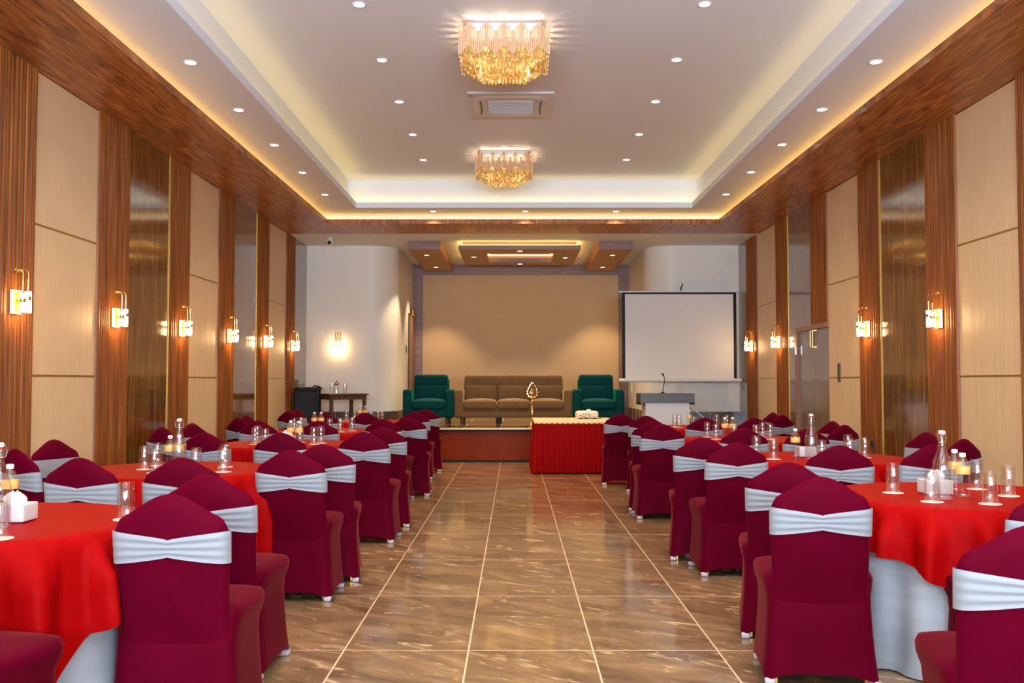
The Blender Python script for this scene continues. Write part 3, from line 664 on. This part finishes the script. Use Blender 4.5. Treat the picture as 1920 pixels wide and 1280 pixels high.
for s, tb, w, k, x, y, h in CHAIRS:
    side = SIDE[s]
    if (s, tb) == ('R', 0): lab = 'burgundy chair with white sash cut off by the bottom right corner of the picture'
    elif (s, tb, w) == ('L', 1, 'near'): lab = 'burgundy covered seat cut off by the bottom left corner of the picture'
    elif (s, tb, w) == ('R', 1, 'near'): lab = 'burgundy chair cut by the right picture edge, at the nearest right table'
    else:
        if w == 'near': pos = ('left' if k == 0 else 'right') + '-hand chair on the camera side'
        else: pos = ('nearer' if k == 0 else 'farther') + ' chair on the ' + WHERE[(s, w)]
        lab = f'burgundy white-sashed {pos} of the {ORD[tb-1]} {side} table'
    dup(ch0, (x, y, 0), R(h), lab, f'covered chairs at the {side} tables')
purge(ch0)

# ------------------------------------------------------------------ round tables and cloths
RT = 0.62; ZT = 0.755
TABLES = {('L',1): (-2.13, 3.90, 0), ('L',2): (-2.15, 6.20, 12), ('L',3): (-2.07, 8.72, -20), ('L',4): (-2.13, 11.02, 25), ('L',5): (-2.07, 13.58, 5),
          ('R',1): (2.22, 4.82, 30), ('R',2): (2.24, 7.16, -8), ('R',3): (2.28, 9.50, 0), ('R',4): (2.28, 11.88, 0)}
def floor_cloth(seed):
    rnd = random.Random(seed); ph = [rnd.uniform(0, 6.28) for _ in range(5)]; NA = 120
    prof = [(0.02, 0.0), (0.35, 0.0), (0.56, 0.0), (RT-0.02, 0.0), (RT-0.005, -0.006), (RT, -0.02)] + [(RT, -0.02-0.73*k/12) for k in range(1, 13)]
    rows = []
    for r_, dz in prof:
        row = []
        for k in range(NA):
            a = 2*PI*k/NA; d = max(0, -dz-0.02)/0.73
            f = 0.030*math.cos(13*a+ph[0]+0.5*math.sin(2*a)) + 0.016*math.cos(21*a+ph[1]) + 0.008*math.cos(7*a+ph[2])
            rr = r_ + d**0.8*(f + 0.022) + (0.02*math.cos(23*a+ph[3])*d**6)
            row.append((rr*math.cos(a), rr*math.sin(a), ZT-0.004+dz + (0.006 if dz < -0.7 else 0)))
        rows.append(row)
    mb = MB(); mb.grid(rows, closed_u=True); mb.f.append(tuple(range(NA))); mb.m.append(0)
    return mb
def overlay(seed, rot):
    """square red cloth laid over the round table: shallow at the middle of each side, deep folded points at the corners"""
    rnd = random.Random(seed); ph = [rnd.uniform(0, 6.28) for _ in range(5)]; NA = 240; H = 0.845
    rows = []; nd = 14
    flat = [0.02, 0.3, 0.5, RT-0.02]
    ext = []
    for k in range(NA):
        a = 2*PI*k/NA; q = a - R(rot); m_ = max(abs(math.cos(q)), abs(math.sin(q))); ext.append(min(H/m_, H*1.36) - RT)
    for r_ in flat: rows.append([(r_*math.cos(2*PI*k/NA), r_*math.sin(2*PI*k/NA), ZT+0.002) for k in range(NA)])
    rows.append([((RT-0.001)*math.cos(2*PI*k/NA), (RT-0.001)*math.sin(2*PI*k/NA), ZT+0.0005) for k in range(NA)])
    rows.append([((RT+0.010)*math.cos(2*PI*k/NA), (RT+0.010)*math.sin(2*PI*k/NA), ZT-0.008) for k in range(NA)])
    for i in range(1, nd+1):
        row = []
        for k in range(NA):
            a = 2*PI*k/NA; d = (ext[k]-0.015)*i/nd; q = (a-R(rot))
            c4 = 0.5-0.5*math.cos(4*q)
            c1 = math.cos(18*a+ph[0]+0.9*math.sin(3*a+ph[2])); f = 0.115*(abs(c1)**1.5*math.copysign(1, c1)) + 0.028*math.cos(26*a+ph[1]) + 0.020*math.cos(9*a+ph[3])
            rr = RT + 0.016 + min(1, d/0.13)**0.8*(0.048 + f*(0.45+0.55*c4)*min(1.0, 0.5+d*1.8))
            rr = max(rr, RT + 0.022 + (d/0.73)**0.8*0.07)
            row.append((rr*math.cos(a), rr*math.sin(a), ZT-0.012-d))
        rows.append(row)
    mb = MB(); mb.grid(rows, closed_u=True); mb.f.append(tuple(range(NA))); mb.m.append(0)
    return mb
for i, ((s, k), (x, y, rot)) in enumerate(TABLES.items()):
    side = SIDE[s]
    t = thing('banquet_table', f'round banquet table in a floor-length white cloth, {ORD[k-1]} from the camera on the {side}', 'table', (x, y, 0), 0, 'round banquet tables')
    obj('floor_length_cloth', floor_cloth(i), 'linen', t, ang=80)
    o = obj('tablecloth', overlay(40+i, rot), 'red', None, ang=80, loc=(x, y, 0))
    tag(o, f'red satin tablecloth draped over the {ORD[k-1]} round table on the {side}', 'tablecloth', 'red tablecloths on the round tables')

# ------------------------------------------------------------------ tableware
ZC = ZT+0.0025
b = MB(); b.lathe([(0.050, 0.0), (0.050, 0.0018)], 28); cs0 = obj('coaster', b, 'coaster', None, loc=(0, 0, -80)); tag(cs0, '', 'coaster')
b = MB(); b.lathe([(0.0345, 0.0), (0.0355, 0.002), (0.0310, 0.146), (0.0285, 0.150), (0.004, 0.150), (0.004, 0.138), (0.0265, 0.136), (0.0325, 0.003)], 28, closed=True)
gl0 = obj('tumbler', b, 'glass', None, loc=(0, 0, -80)); tag(gl0, '', 'glass')
GLASSES = {'L1': [(-1.57,3.95),(-1.83,3.47)], 'L2': [(-2.34,6.17),(-2.19,5.94),(-2.36,6.45),(-1.94,5.94),(-1.79,5.99),(-1.88,6.34)],
'L3': [(-2.29,8.60),(-2.35,8.91),(-2.15,8.41),(-1.95,8.86),(-1.77,8.60),(-1.74,8.76)], 'L4': [(-2.45,10.84),(-2.41,11.00),(-2.00,10.54),(-1.91,10.69),(-1.82,10.92)],
'L5': [(-2.35,13.60),(-2.15,13.12),(-1.93,13.12),(-1.87,13.36),(-1.85,13.60)], 'R1': [(1.89,4.89),(1.93,4.53),(2.39,5.06),(2.16,4.45),(2.40,4.76)],
'R2': [(1.80,7.28),(1.85,6.98),(2.12,6.75),(2.53,7.42),(2.38,6.94),(2.55,7.12)], 'R3': [(1.92,9.73),(1.93,9.36),(2.03,9.03),(2.26,9.14),(2.47,9.73),(2.45,9.36)],
'R4': [(1.95,11.88),(1.97,11.70),(2.08,11.34),(2.46,11.88),(2.57,11.80)]}
PLASTIC = {'L1': [(-2.11,4.08)], 'L2': [(-2.20,6.23),(-2.17,6.31)], 'L3': [(-1.97,8.58),(-1.88,8.50)], 'L4': [(-2.235,10.88),(-2.16,10.88)], 'L5': [(-2.17,13.65),(-2.095,13.65)],
'R1': [(2.165,4.73),(2.24,4.98)], 'R2': [(2.055,7.15)], 'R3': [(2.02,9.38),(2.095,9.38)], 'R4': [(2.09,11.68)]}
for key, pts in GLASSES.items():
    nm = f'{ORD[int(key[1])-1]} {SIDE[key[0]]} table'
    for k, (x, y) in enumerate(sorted(pts, key=lambda p: p[0]/p[1])):
        where = f'{ORD[k]} from the left on the {nm}'
        c = dup(cs0, (x, y, ZC), 0, f'paper coaster under the tumbler {where}', 'paper coasters')
        g = dup(gl0, (x, y, ZC+0.0019), random.random(), f'upturned glass tumbler, {where}', 'upturned tumblers')
bpy.data.objects.remove(cs0); bpy.data.objects.remove(gl0)
# small plastic water bottles
pb0 = thing('water_bottle', '', 'bottle', (0, 0, -80))
prof = [(0.026, 0.0), (0.033, 0.004)]
for k in range(10): z = 0.012+k*0.010; prof += [(0.0335, z), (0.0312, z+0.005)]
prof += [(0.0335, 0.112), (0.0335, 0.145), (0.031, 0.155), (0.022, 0.178), (0.013, 0.188), (0.013, 0.196)]
b = MB(); b.lathe(prof, 24); obj('bottle_body', b, 'pet', pb0, ang=60)
b = MB(); b.lathe([(0.0338, 0.110), (0.0342, 0.111), (0.0342, 0.146), (0.0338, 0.147)], 24); obj('label_band', b, 'label', pb0)
b = MB(); b.lathe([(0.0150, 0.192), (0.0155, 0.194), (0.0155, 0.208), (0.0140, 0.211)], 18); obj('cap', b, 'white', pb0)
for key, pts in PLASTIC.items():
    nm = f'{ORD[int(key[1])-1]} {SIDE[key[0]]} table'
    for k, (x, y) in enumerate(pts):
        w = '' if len(pts) == 1 else ('nearer ' if (k == 0) == (pts[0][1] <= pts[1][1]) else 'farther ') if abs(pts[0][1]-pts[1][1]) > 0.03 else ('left ' if k == 0 else 'right ')
        dup(pb0, (x, y, ZC), 0, f'{w}small plastic water bottle with orange band on the {nm}', 'plastic water bottles')
purge(pb0)
# swing-top glass bottles
sb0 = thing('swing_top_bottle', '', 'bottle', (0, 0, -80))
outer = [(0.040, 0.0), (0.044, 0.004), (0.0445, 0.15), (0.040, 0.178), (0.026, 0.215), (0.0175, 0.25), (0.0160, 0.275), (0.0185, 0.279), (0.0185, 0.296), (0.0150, 0.300)]
inner = [(0.0115, 0.300), (0.0120, 0.25), (0.022, 0.213), (0.036, 0.177), (0.0405, 0.15), (0.0405, 0.010), (0.004, 0.012)]
b = MB(); b.lathe(outer+inner+[(0.004, 0.0)], 28, closed=True); obj('bottle_body', b, 'glass', sb0)
b = MB(); b.lathe([(0.0165, 0.300), (0.0165, 0.306)], 18); obj('rubber_seal', b, 'redrubber', sb0)
b = MB(); b.lathe([(0.0160, 0.306), (0.0175, 0.309), (0.0165, 0.319), (0.010, 0.323)], 18); obj('stopper', b, 'white', sb0)
b = MB()
for sx in (-1, 1): b.tube([(0, -0.004, 0.316), (sx*0.014, -0.004, 0.316), (sx*0.024, -0.002, 0.305), (sx*0.026, 0, 0.285), (sx*0.020, 0, 0.268)], 0.0015, 6)
b.lathe([(0.0172, 0.262), (0.0185, 0.265), (0.0172, 0.268)], 18); obj('wire_clip', b, 'steel', sb0)
for key, x, y in (('L1', -1.975, 3.74), ('L2', -2.105, 6.12), ('R1', 2.037, 4.66), ('R2', 2.135, 7.03)):
    dup(sb0, (x, y, ZC), 0.3, f'tall glass swing-top water bottle on the {ORD[int(key[1])-1]} {SIDE[key[0]]} table', 'swing-top bottles')
purge(sb0)
# tissue boxes
tb0 = thing('tissue_box', '', 'tissue box', (0, 0, -80))
b = MB(); b.rbox(-0.065, 0.065, -0.06, 0.06, 0.004, 0.072, 0.004, steps=2); obj('box', b, 'white', tb0)
b = MB(); b.box(-0.055, 0.055, -0.05, 0.05, 0.0, 0.006); obj('base', b, 'dark', tb0, smooth=False)
rows = []
for i in range(7):
    q = i/6; row = []
    for k in range(24):
        a = 2*PI*k/24; w = (0.028+0.010*math.sin(q*PI))*(1-0.72*q**3)*(1+0.22*math.cos(3*a+q*2)+0.12*math.cos(5*a)); row.append((w*math.cos(a)*1.1, w*math.sin(a)*0.6, 0.070+0.045*q+0.008*q*math.cos(2*a)))
    rows.append(row)
b = MB(); b.grid(rows, closed_u=True); b.f.append(tuple(6*24+k for k in range(24))); b.m.append(0); obj('tissue', b, 'paper', tb0, ang=80)
for key, x, y in (('L1', -1.995, 3.90), ('L3', -2.03, 8.70), ('R1', 2.082, 4.85), ('R2', 2.15, 7.22)):
    c = dup(tb0, (x, y, ZC), 0, ('plain white tissue box behind the glass bottle on the' if key == 'R2' else 'white tissue box with a pulled tissue on the') + f' {ORD[int(key[1])-1]} {SIDE[key[0]]} table', 'tissue boxes')
    if key == 'R2': bpy.data.objects.remove([q for q in c.children if q.name.startswith('tissue')][0])
purge(tb0)

# ------------------------------------------------------------------ stage furniture
def seat_unit(name, label, cat, x0, x1, y0, ncush, mat, group=None):
    t = thing(name, label, cat, ((x0+x1)/2, y0+0.43, 0.552), 0, group); w = x1-x0; h = w/2; aw = 0.155; D = 0.43
    b = MB(); b.rbox(-h+0.02, h-0.02, -D+0.03, D, 0.10, 0.27, 0.02); obj('base', b, mat, t)
    for sx in (-1, 1):
        xs = sorted((sx*h, sx*(h-aw))); b = MB()
        b.rbox(xs[0], xs[1], -D, D-0.04, 0.09, 0.61, 0.045); obj('armrest', b, mat, t)
    iw = 2*(h-aw)
    for k in range(ncush):
        a = -h+aw+iw*k/ncush; c = a+iw/ncush
        b = MB(); b.rbox(a+0.004, c-0.004, -D-0.015, 0.20, 0.245, 0.415, 0.05, bulge=(0, 0, 0.035)); obj('seat_cushion', b, mat, t)
        b = MB(); b.rbox(a+0.004, c-0.004, 0.12, 0.33, 0.38, 0.70, 0.05, bulge=(0, 0.02, 0)); obj('back_cushion', b, mat, t)
    b = MB(); b.rbox(-h+aw-0.005, h-aw+0.005, 0.13, 0.37, 0.66, 0.885, 0.06); obj('headrest_roll', b, mat, t)
    b = MB(); b.rbox(-h+aw-0.02, h-aw+0.02, 0.27, D, 0.2, 0.80, 0.03); obj('back_frame', b, mat, t)
    for sx in (-1, 1):
        for y in (-D+0.08, D-0.08):
            b = MB(); b.lathe([(0.022, 0.0), (0.030, 0.008), (0.027, 0.03), (0.032, 0.05), (0.030, 0.10)], 16, (sx*(h-0.13), y, 0)); obj('leg', b, 'tablewood', t)
    if ncush > 1: b = MB(); b.box(-0.32, -0.21, -D+0.1, -D+0.2, 0.0, 0.10); obj('middle_leg', b, 'black', t, smooth=False)
seat_unit('sofa', 'taupe three-seat fabric sofa in the middle of the stage', 'sofa', -1.09, 1.045, 17.62, 3, 'taupe')
seat_unit('armchair', 'teal velvet armchair left of the sofa on the stage', 'armchair', -2.03, -1.10, 17.62, 1, 'teal', 'teal velvet armchairs')
seat_unit('armchair', 'teal velvet armchair right of the sofa, beside the projection screen', 'armchair', 1.055, 1.99, 17.62, 1, 'teal', 'teal velvet armchairs')

# brass oil lamp at the stage edge
ol = thing('oil_lamp', 'tall ornate brass oil lamp at the front edge of the stage', 'oil lamp', (0.29, 16.2, 0.552))
b = MB(); b.lathe([(0.100, 0.0), (0.100, 0.012), (0.075, 0.03), (0.06, 0.045), (0.035, 0.085), (0.022, 0.11), (0.03, 0.125), (0.022, 0.14)], 28); obj('base', b, 'gold', ol)
b = MB(); b.lathe([(0.014, 0.12), (0.016, 0.17), (0.034, 0.185), (0.062, 0.212), (0.030, 0.218), (0.034, 0.235), (0.024, 0.29), (0.014, 0.36), (0.030, 0.375), (0.038, 0.385), (0.014, 0.395), (0.024, 0.425), (0.014, 0.47)], 24); obj('stem', b, 'gold', ol)
b = MB(); b.lathe([(0.012, 0.45), (0.030, 0.462), (0.070, 0.478), (0.078, 0.488), (0.060, 0.484), (0.012, 0.478)], 28); obj('oil_bowl', b, 'gold', ol)
drop = [(0.088*math.sin(a)*(1-0.45*(0.5-0.5*math.cos(a))**1.5), 0.595-0.10*math.cos(a)+0.035*(0.5-0.5*math.cos(a))**8) for a in [2*PI*k/40 for k in range(40)]]
b = MB(); b.tube([(x, 0, z) for x, z in drop]+[(drop[0][0], 0, drop[0][1])], 0.010, 8, cap=False)
for k in range(40):
    x, z = drop[k]
    if k % 3 == 0 and k: b.cbox((x*1.14, 0, 0.60+(z-0.60)*1.10), (0.012, 0.012, 0.012))
obj('leaf_frame', b, 'gold', ol)
b = MB()
b.tube([(0.045*math.cos(a)*(1-a/9), 0, 0.575+0.045*math.sin(a)*(1-a/9)) for a in [0.35*k for k in range(22)]], 0.008, 6); b.tube([(-0.05, 0, 0.54), (-0.02, 0, 0.60), (0.0, 0, 0.65), (0.02, 0, 0.60), (0.05, 0, 0.54)], 0.007, 6); b.tube([(0, 0, 0.485), (0, 0, 0.62)], 0.008, 6)
obj('scrollwork', b, 'gold', ol)

# side table, glasses and loudspeaker on the left of the stage
stb = thing('side_table', 'dark wooden low side table turned at an angle by the white wall', 'side table', (-3.06, 17.22, 0.552), R(29))
b = MB(); b.box(-0.36, 0.36, -0.40, 0.40, 0.515, 0.545); obj('table_top', b, 'tablewood', stb, smooth=False, bevel=0.006)
b = MB(); ring(b, -0.29, 0.29, -0.33, 0.33, -0.32, 0.32, -0.36, 0.36, 0.44, 0.515); obj('apron', b, 'tablewood', stb, smooth=False)
for sx in (-1, 1):
    for sy in (-1, 1): b = MB(); b.cbox((sx*0.30, sy*0.34, 0.26), (0.055, 0.055, 0.51)); obj('leg', b, 'tablewood', stb, smooth=False)
zt = 0.552+0.546
for x, w in ((-3.22, 'left'), (-2.99, 'right')):
    b = MB(); b.lathe([(0.030, 0.0), (0.034, 0.003), (0.035, 0.17), (0.032, 0.17), (0.031, 0.010), (0.004, 0.010), (0.004, 0.0)], 20, closed=True)
    tag(obj('tumbler', b, 'glass', None, loc=(x, 17.15, zt)), f'{w} clear glass tumbler on the dark side table', 'glass', 'glasses on the side table')
t = thing('water_jug', 'clear jar with a gold lid between the glasses on the side table', 'jar', (-3.145, 17.19, zt))
b = MB(); b.lathe([(0.030, 0.0), (0.042, 0.004), (0.045, 0.10), (0.036, 0.14), (0.028, 0.15)], 22); obj('jar_body', b, 'pet', t)
b = MB(); b.lathe([(0.036, 0.145), (0.040, 0.150), (0.040, 0.18), (0.020, 0.195), (0.010, 0.205), (0.014, 0.215), (0.006, 0.225)], 22); obj('lid', b, 'gold', t)
sp = thing('loudspeaker', 'black loudspeaker standing on the stage beside the side table', 'loudspeaker', (-3.67, 17.3, 0.552), R(8))
b = MB(); b.prism([(-0.23, -0.15), (0.20, -0.15), (0.23, -0.12), (0.15, 0.19), (-0.17, 0.19), (-0.245, -0.12)], 0.0, 0.60); obj('cabinet', b, 'black', sp, smooth=False, bevel=0.02)
b = MB(); b.rbox(-0.235, 0.225, -0.15, 0.17, 0.56, 0.655, 0.05); obj('top_cap', b, 'black', sp)
b = MB(); b.box(-0.17, 0.15, -0.157, -0.14, 0.02, 0.34); obj('grille', b, 'black', sp, smooth=False)
b = MB(); b.add([(-0.17, -0.158, 0.40), (0.15, -0.158, 0.40), (0.15, -0.158, 0.58), (-0.17, -0.158, 0.58), (-0.07, -0.10, 0.46), (0.05, -0.10, 0.46), (0.05, -0.10, 0.53), (-0.07, -0.10, 0.53)], [(0, 1, 5, 4), (1, 2, 6, 5), (2, 3, 7, 6), (3, 0, 4, 7), (4, 5, 6, 7)]); obj('horn', b, 'black', sp, smooth=False)
b = MB(); b.tube([(0.08, 0.02, 0.64), (0.10, 0.02, 0.68), (0.20, 0.02, 0.66), (0.24, 0.02, 0.62)], 0.014, 8); obj('handle', b, 'black', sp)

# projection screen on its tripod
ps = thing('projection_screen', 'white tripod projection screen with black border at the right of the stage', 'projection screen', (3.04, 17.95, 0.552))
b = MB(); b.box(-1.0, 1.0, -0.004, 0.004, 0.80, 2.365); obj('screen_fabric', b, 'screen', ps, smooth=False)
b = MB(); b.box(-1.055, -1.0, -0.0045, 0.0045, 0.80, 2.40); b.box(1.0, 1.055, -0.0045, 0.0045, 0.80, 2.40); b.box(-1.0, 1.0, -0.0045, 0.0045, 2.365, 2.40); obj('black_border', b, 'black', ps, smooth=False)
b = MB(); b.box(-1.115, 1.10, -0.02, 0.02, 2.40, 2.425); obj('top_bar', b, 'white', ps, smooth=False)
b = MB(); b.tube([(-1.115, 0, 0.775), (1.14, 0, 0.775)], 0.032, 14); b.box(-1.1, 1.12, -0.01, 0.03, 0.79, 0.812); obj('case', b, 'white', ps)
b = MB(); b.tube([(0.045, 0.05, 0.0), (0.045, 0.05, 2.46)], 0.014, 10); obj('pole', b, 'lectwhite', ps)
b = MB(); b.tube([(0.045, 0.05, 2.44), (0.045, 0.03, 2.50), (0.06, 0.01, 2.53), (0.065, 0.0, 2.57)], 0.011, 8); b.tube([(0.045, 0.05, 2.44), (0.03, 0.0, 2.42)], 0.009, 8); obj('hook', b, 'black', ps)
for a in (-20, 100, 220):
    b = MB(); b.tube([(0.045, 0.05, 0.42), (0.045+0.50*math.cos(R(a)), 0.05+0.42*math.sin(R(a)), 0.012)], 0.011, 8); obj('tripod_leg', b, 'lectwhite', ps)
b = MB(); b.tube([(-0.88, 0, 0.74), (-0.88, 0, 0.55)], 0.018, 10); b.tube([(-0.88, 0, 0.55), (-0.88, 0, 0.42)], 0.006, 6); obj('pull_handle', b, 'offwhite', ps)

# lectern on the hall floor
lt = thing('lectern', 'pale lectern with a thick dark grey top in front of the screen', 'lectern', (2.305, 14.95, 0))
b = MB(); b.box(-0.41, 0.41, -0.25, 0.25, 0.985, 1.13); obj('top', b, 'lectgrey', lt, smooth=False, bevel=0.004)
b = MB(); b.box(-0.41, -0.395, -0.25, 0.25, 0.955, 0.985); b.box(0.35, 0.41, -0.25, 0.0, 0.96, 0.985); obj('top_lip', b, 'black', lt, smooth=False)
b = MB(); b.box(-0.33, 0.335, -0.22, 0.20, 0.05, 0.985); obj('body', b, 'lectwhite', lt, smooth=False, bevel=0.004)
b = MB(); b.box(-0.38, 0.38, -0.25, 0.24, 0.0, 0.05); obj('plinth', b, 'lectgrey', lt, smooth=False)
mc = thing('microphone', 'thin black gooseneck microphone rising from the grey lectern top', 'microphone', (2.27, 14.95, 1.13))
b = MB(); b.lathe([(0.03, 0), (0.03, 0.01), (0.012, 0.018)], 14); obj('base', b, 'black', mc)
b = MB(); b.tube([(0, 0, 0.01), (0.012, 0, 0.09), (0.03, 0, 0.18), (0.03, 0, 0.23), (0.01, -0.01, 0.275)], 0.006, 8); obj('gooseneck', b, 'black', mc)
b = MB(); b.tube([(0.012, -0.01, 0.27), (-0.008, -0.02, 0.30)], [0.012, 0.015], 10); obj('capsule', b, 'black', mc)

# skirted table with the projector in front of the stage
ct = thing('skirted_table', 'rectangular table with cream top and red pleated skirt before the stage', 'table', (0.88, 14.70, 0))
hx, hy = 0.59, 0.80
def per(n):
    L = 4*(hx+hy); out = []
    for k in range(n):
        q = L*k/n
        if q < 2*hx: p = (-hx+q, -hy, 0, -1)
        elif q < 2*hx+2*hy: p = (hx, -hy+(q-2*hx), 1, 0)
        elif q < 4*hx+2*hy: p = (hx-(q-2*hx-2*hy), hy, 0, 1)
        else: p = (-hx, hy-(q-4*hx-2*hy), -1, 0)
        out.append((p, q))
    return out
rows = []
for i in range(8):
    d = i/7; row = []
    for (x, y, nx, ny), q in per(760):
        rip = 0.017*math.sin(q*2*PI/0.075) + 0.004*math.sin(q*2*PI/0.29+1); off = 0.010 + rip*(0.35+0.65*d) + 0.035*d**1.4
        row.append((x+(nx or math.copysign(0.0, x))*off+(0.03*d*x/hx if ny else 0)*1.0*(abs(x)/hx)**8, y+ny*off+(0.03*d*y/hy if nx else 0)*(abs(y)/hy)**8, 0.715-0.70*d))
    rows.append(row)
b = MB(); b.grid(rows, closed_u=True); obj('pleated_skirt', b, 'redskirt', ct, ang=80)
b = MB(); b.rbox(-hx-0.012, hx+0.012, -hy-0.012, hy+0.012, 0.700, 0.735, 0.012); obj('table_top', b, 'creamcloth', ct)
pj = thing('projector', 'small white projector with cables on the red skirted table', 'projector', (1.11, 15.02, 0.7365), R(6))
b = MB(); b.rbox(-0.165, 0.165, -0.12, 0.12, 0.012, 0.115, 0.03, bulge=(0, 0, 0.012)); obj('body', b, 'offwhite', pj)
b = MB(); b.rbox(-0.005, 0.055, -0.06, 0.02, 0.11, 0.145, 0.01); obj('top_knob', b, 'white', pj)
b = MB()
for x, z in ((-0.12, 0.055), (-0.07, 0.068), (-0.02, 0.068), (0.015, 0.07)): b.cbox((x, -0.121, z), (0.018, 0.008, 0.012))
obj('port', b, 'black', pj, smooth=False)
b = MB(); b.box(-0.13, -0.09, -0.08, -0.04, 0, 0.014); b.box(0.09, 0.13, -0.08, -0.04, 0, 0.014); b.box(-0.02, 0.02, 0.05, 0.09, 0, 0.014); obj('foot', b, 'black', pj, smooth=False)
for pts in ([(-0.12, -0.125, 0.055), (-0.06, -0.16, 0.03), (0.0, -0.17, 0.005), (0.08, -0.16, 0.005), (0.2, -0.10, 0.005)], [(0.015, -0.125, 0.07), (0.03, -0.15, 0.035), (0.045, -0.165, 0.006), (0.14, -0.15, 0.005), (0.24, -0.02, 0.005)]):
    b = MB(); b.tube(pts, 0.0035, 6); obj('cable', b, 'black', pj)
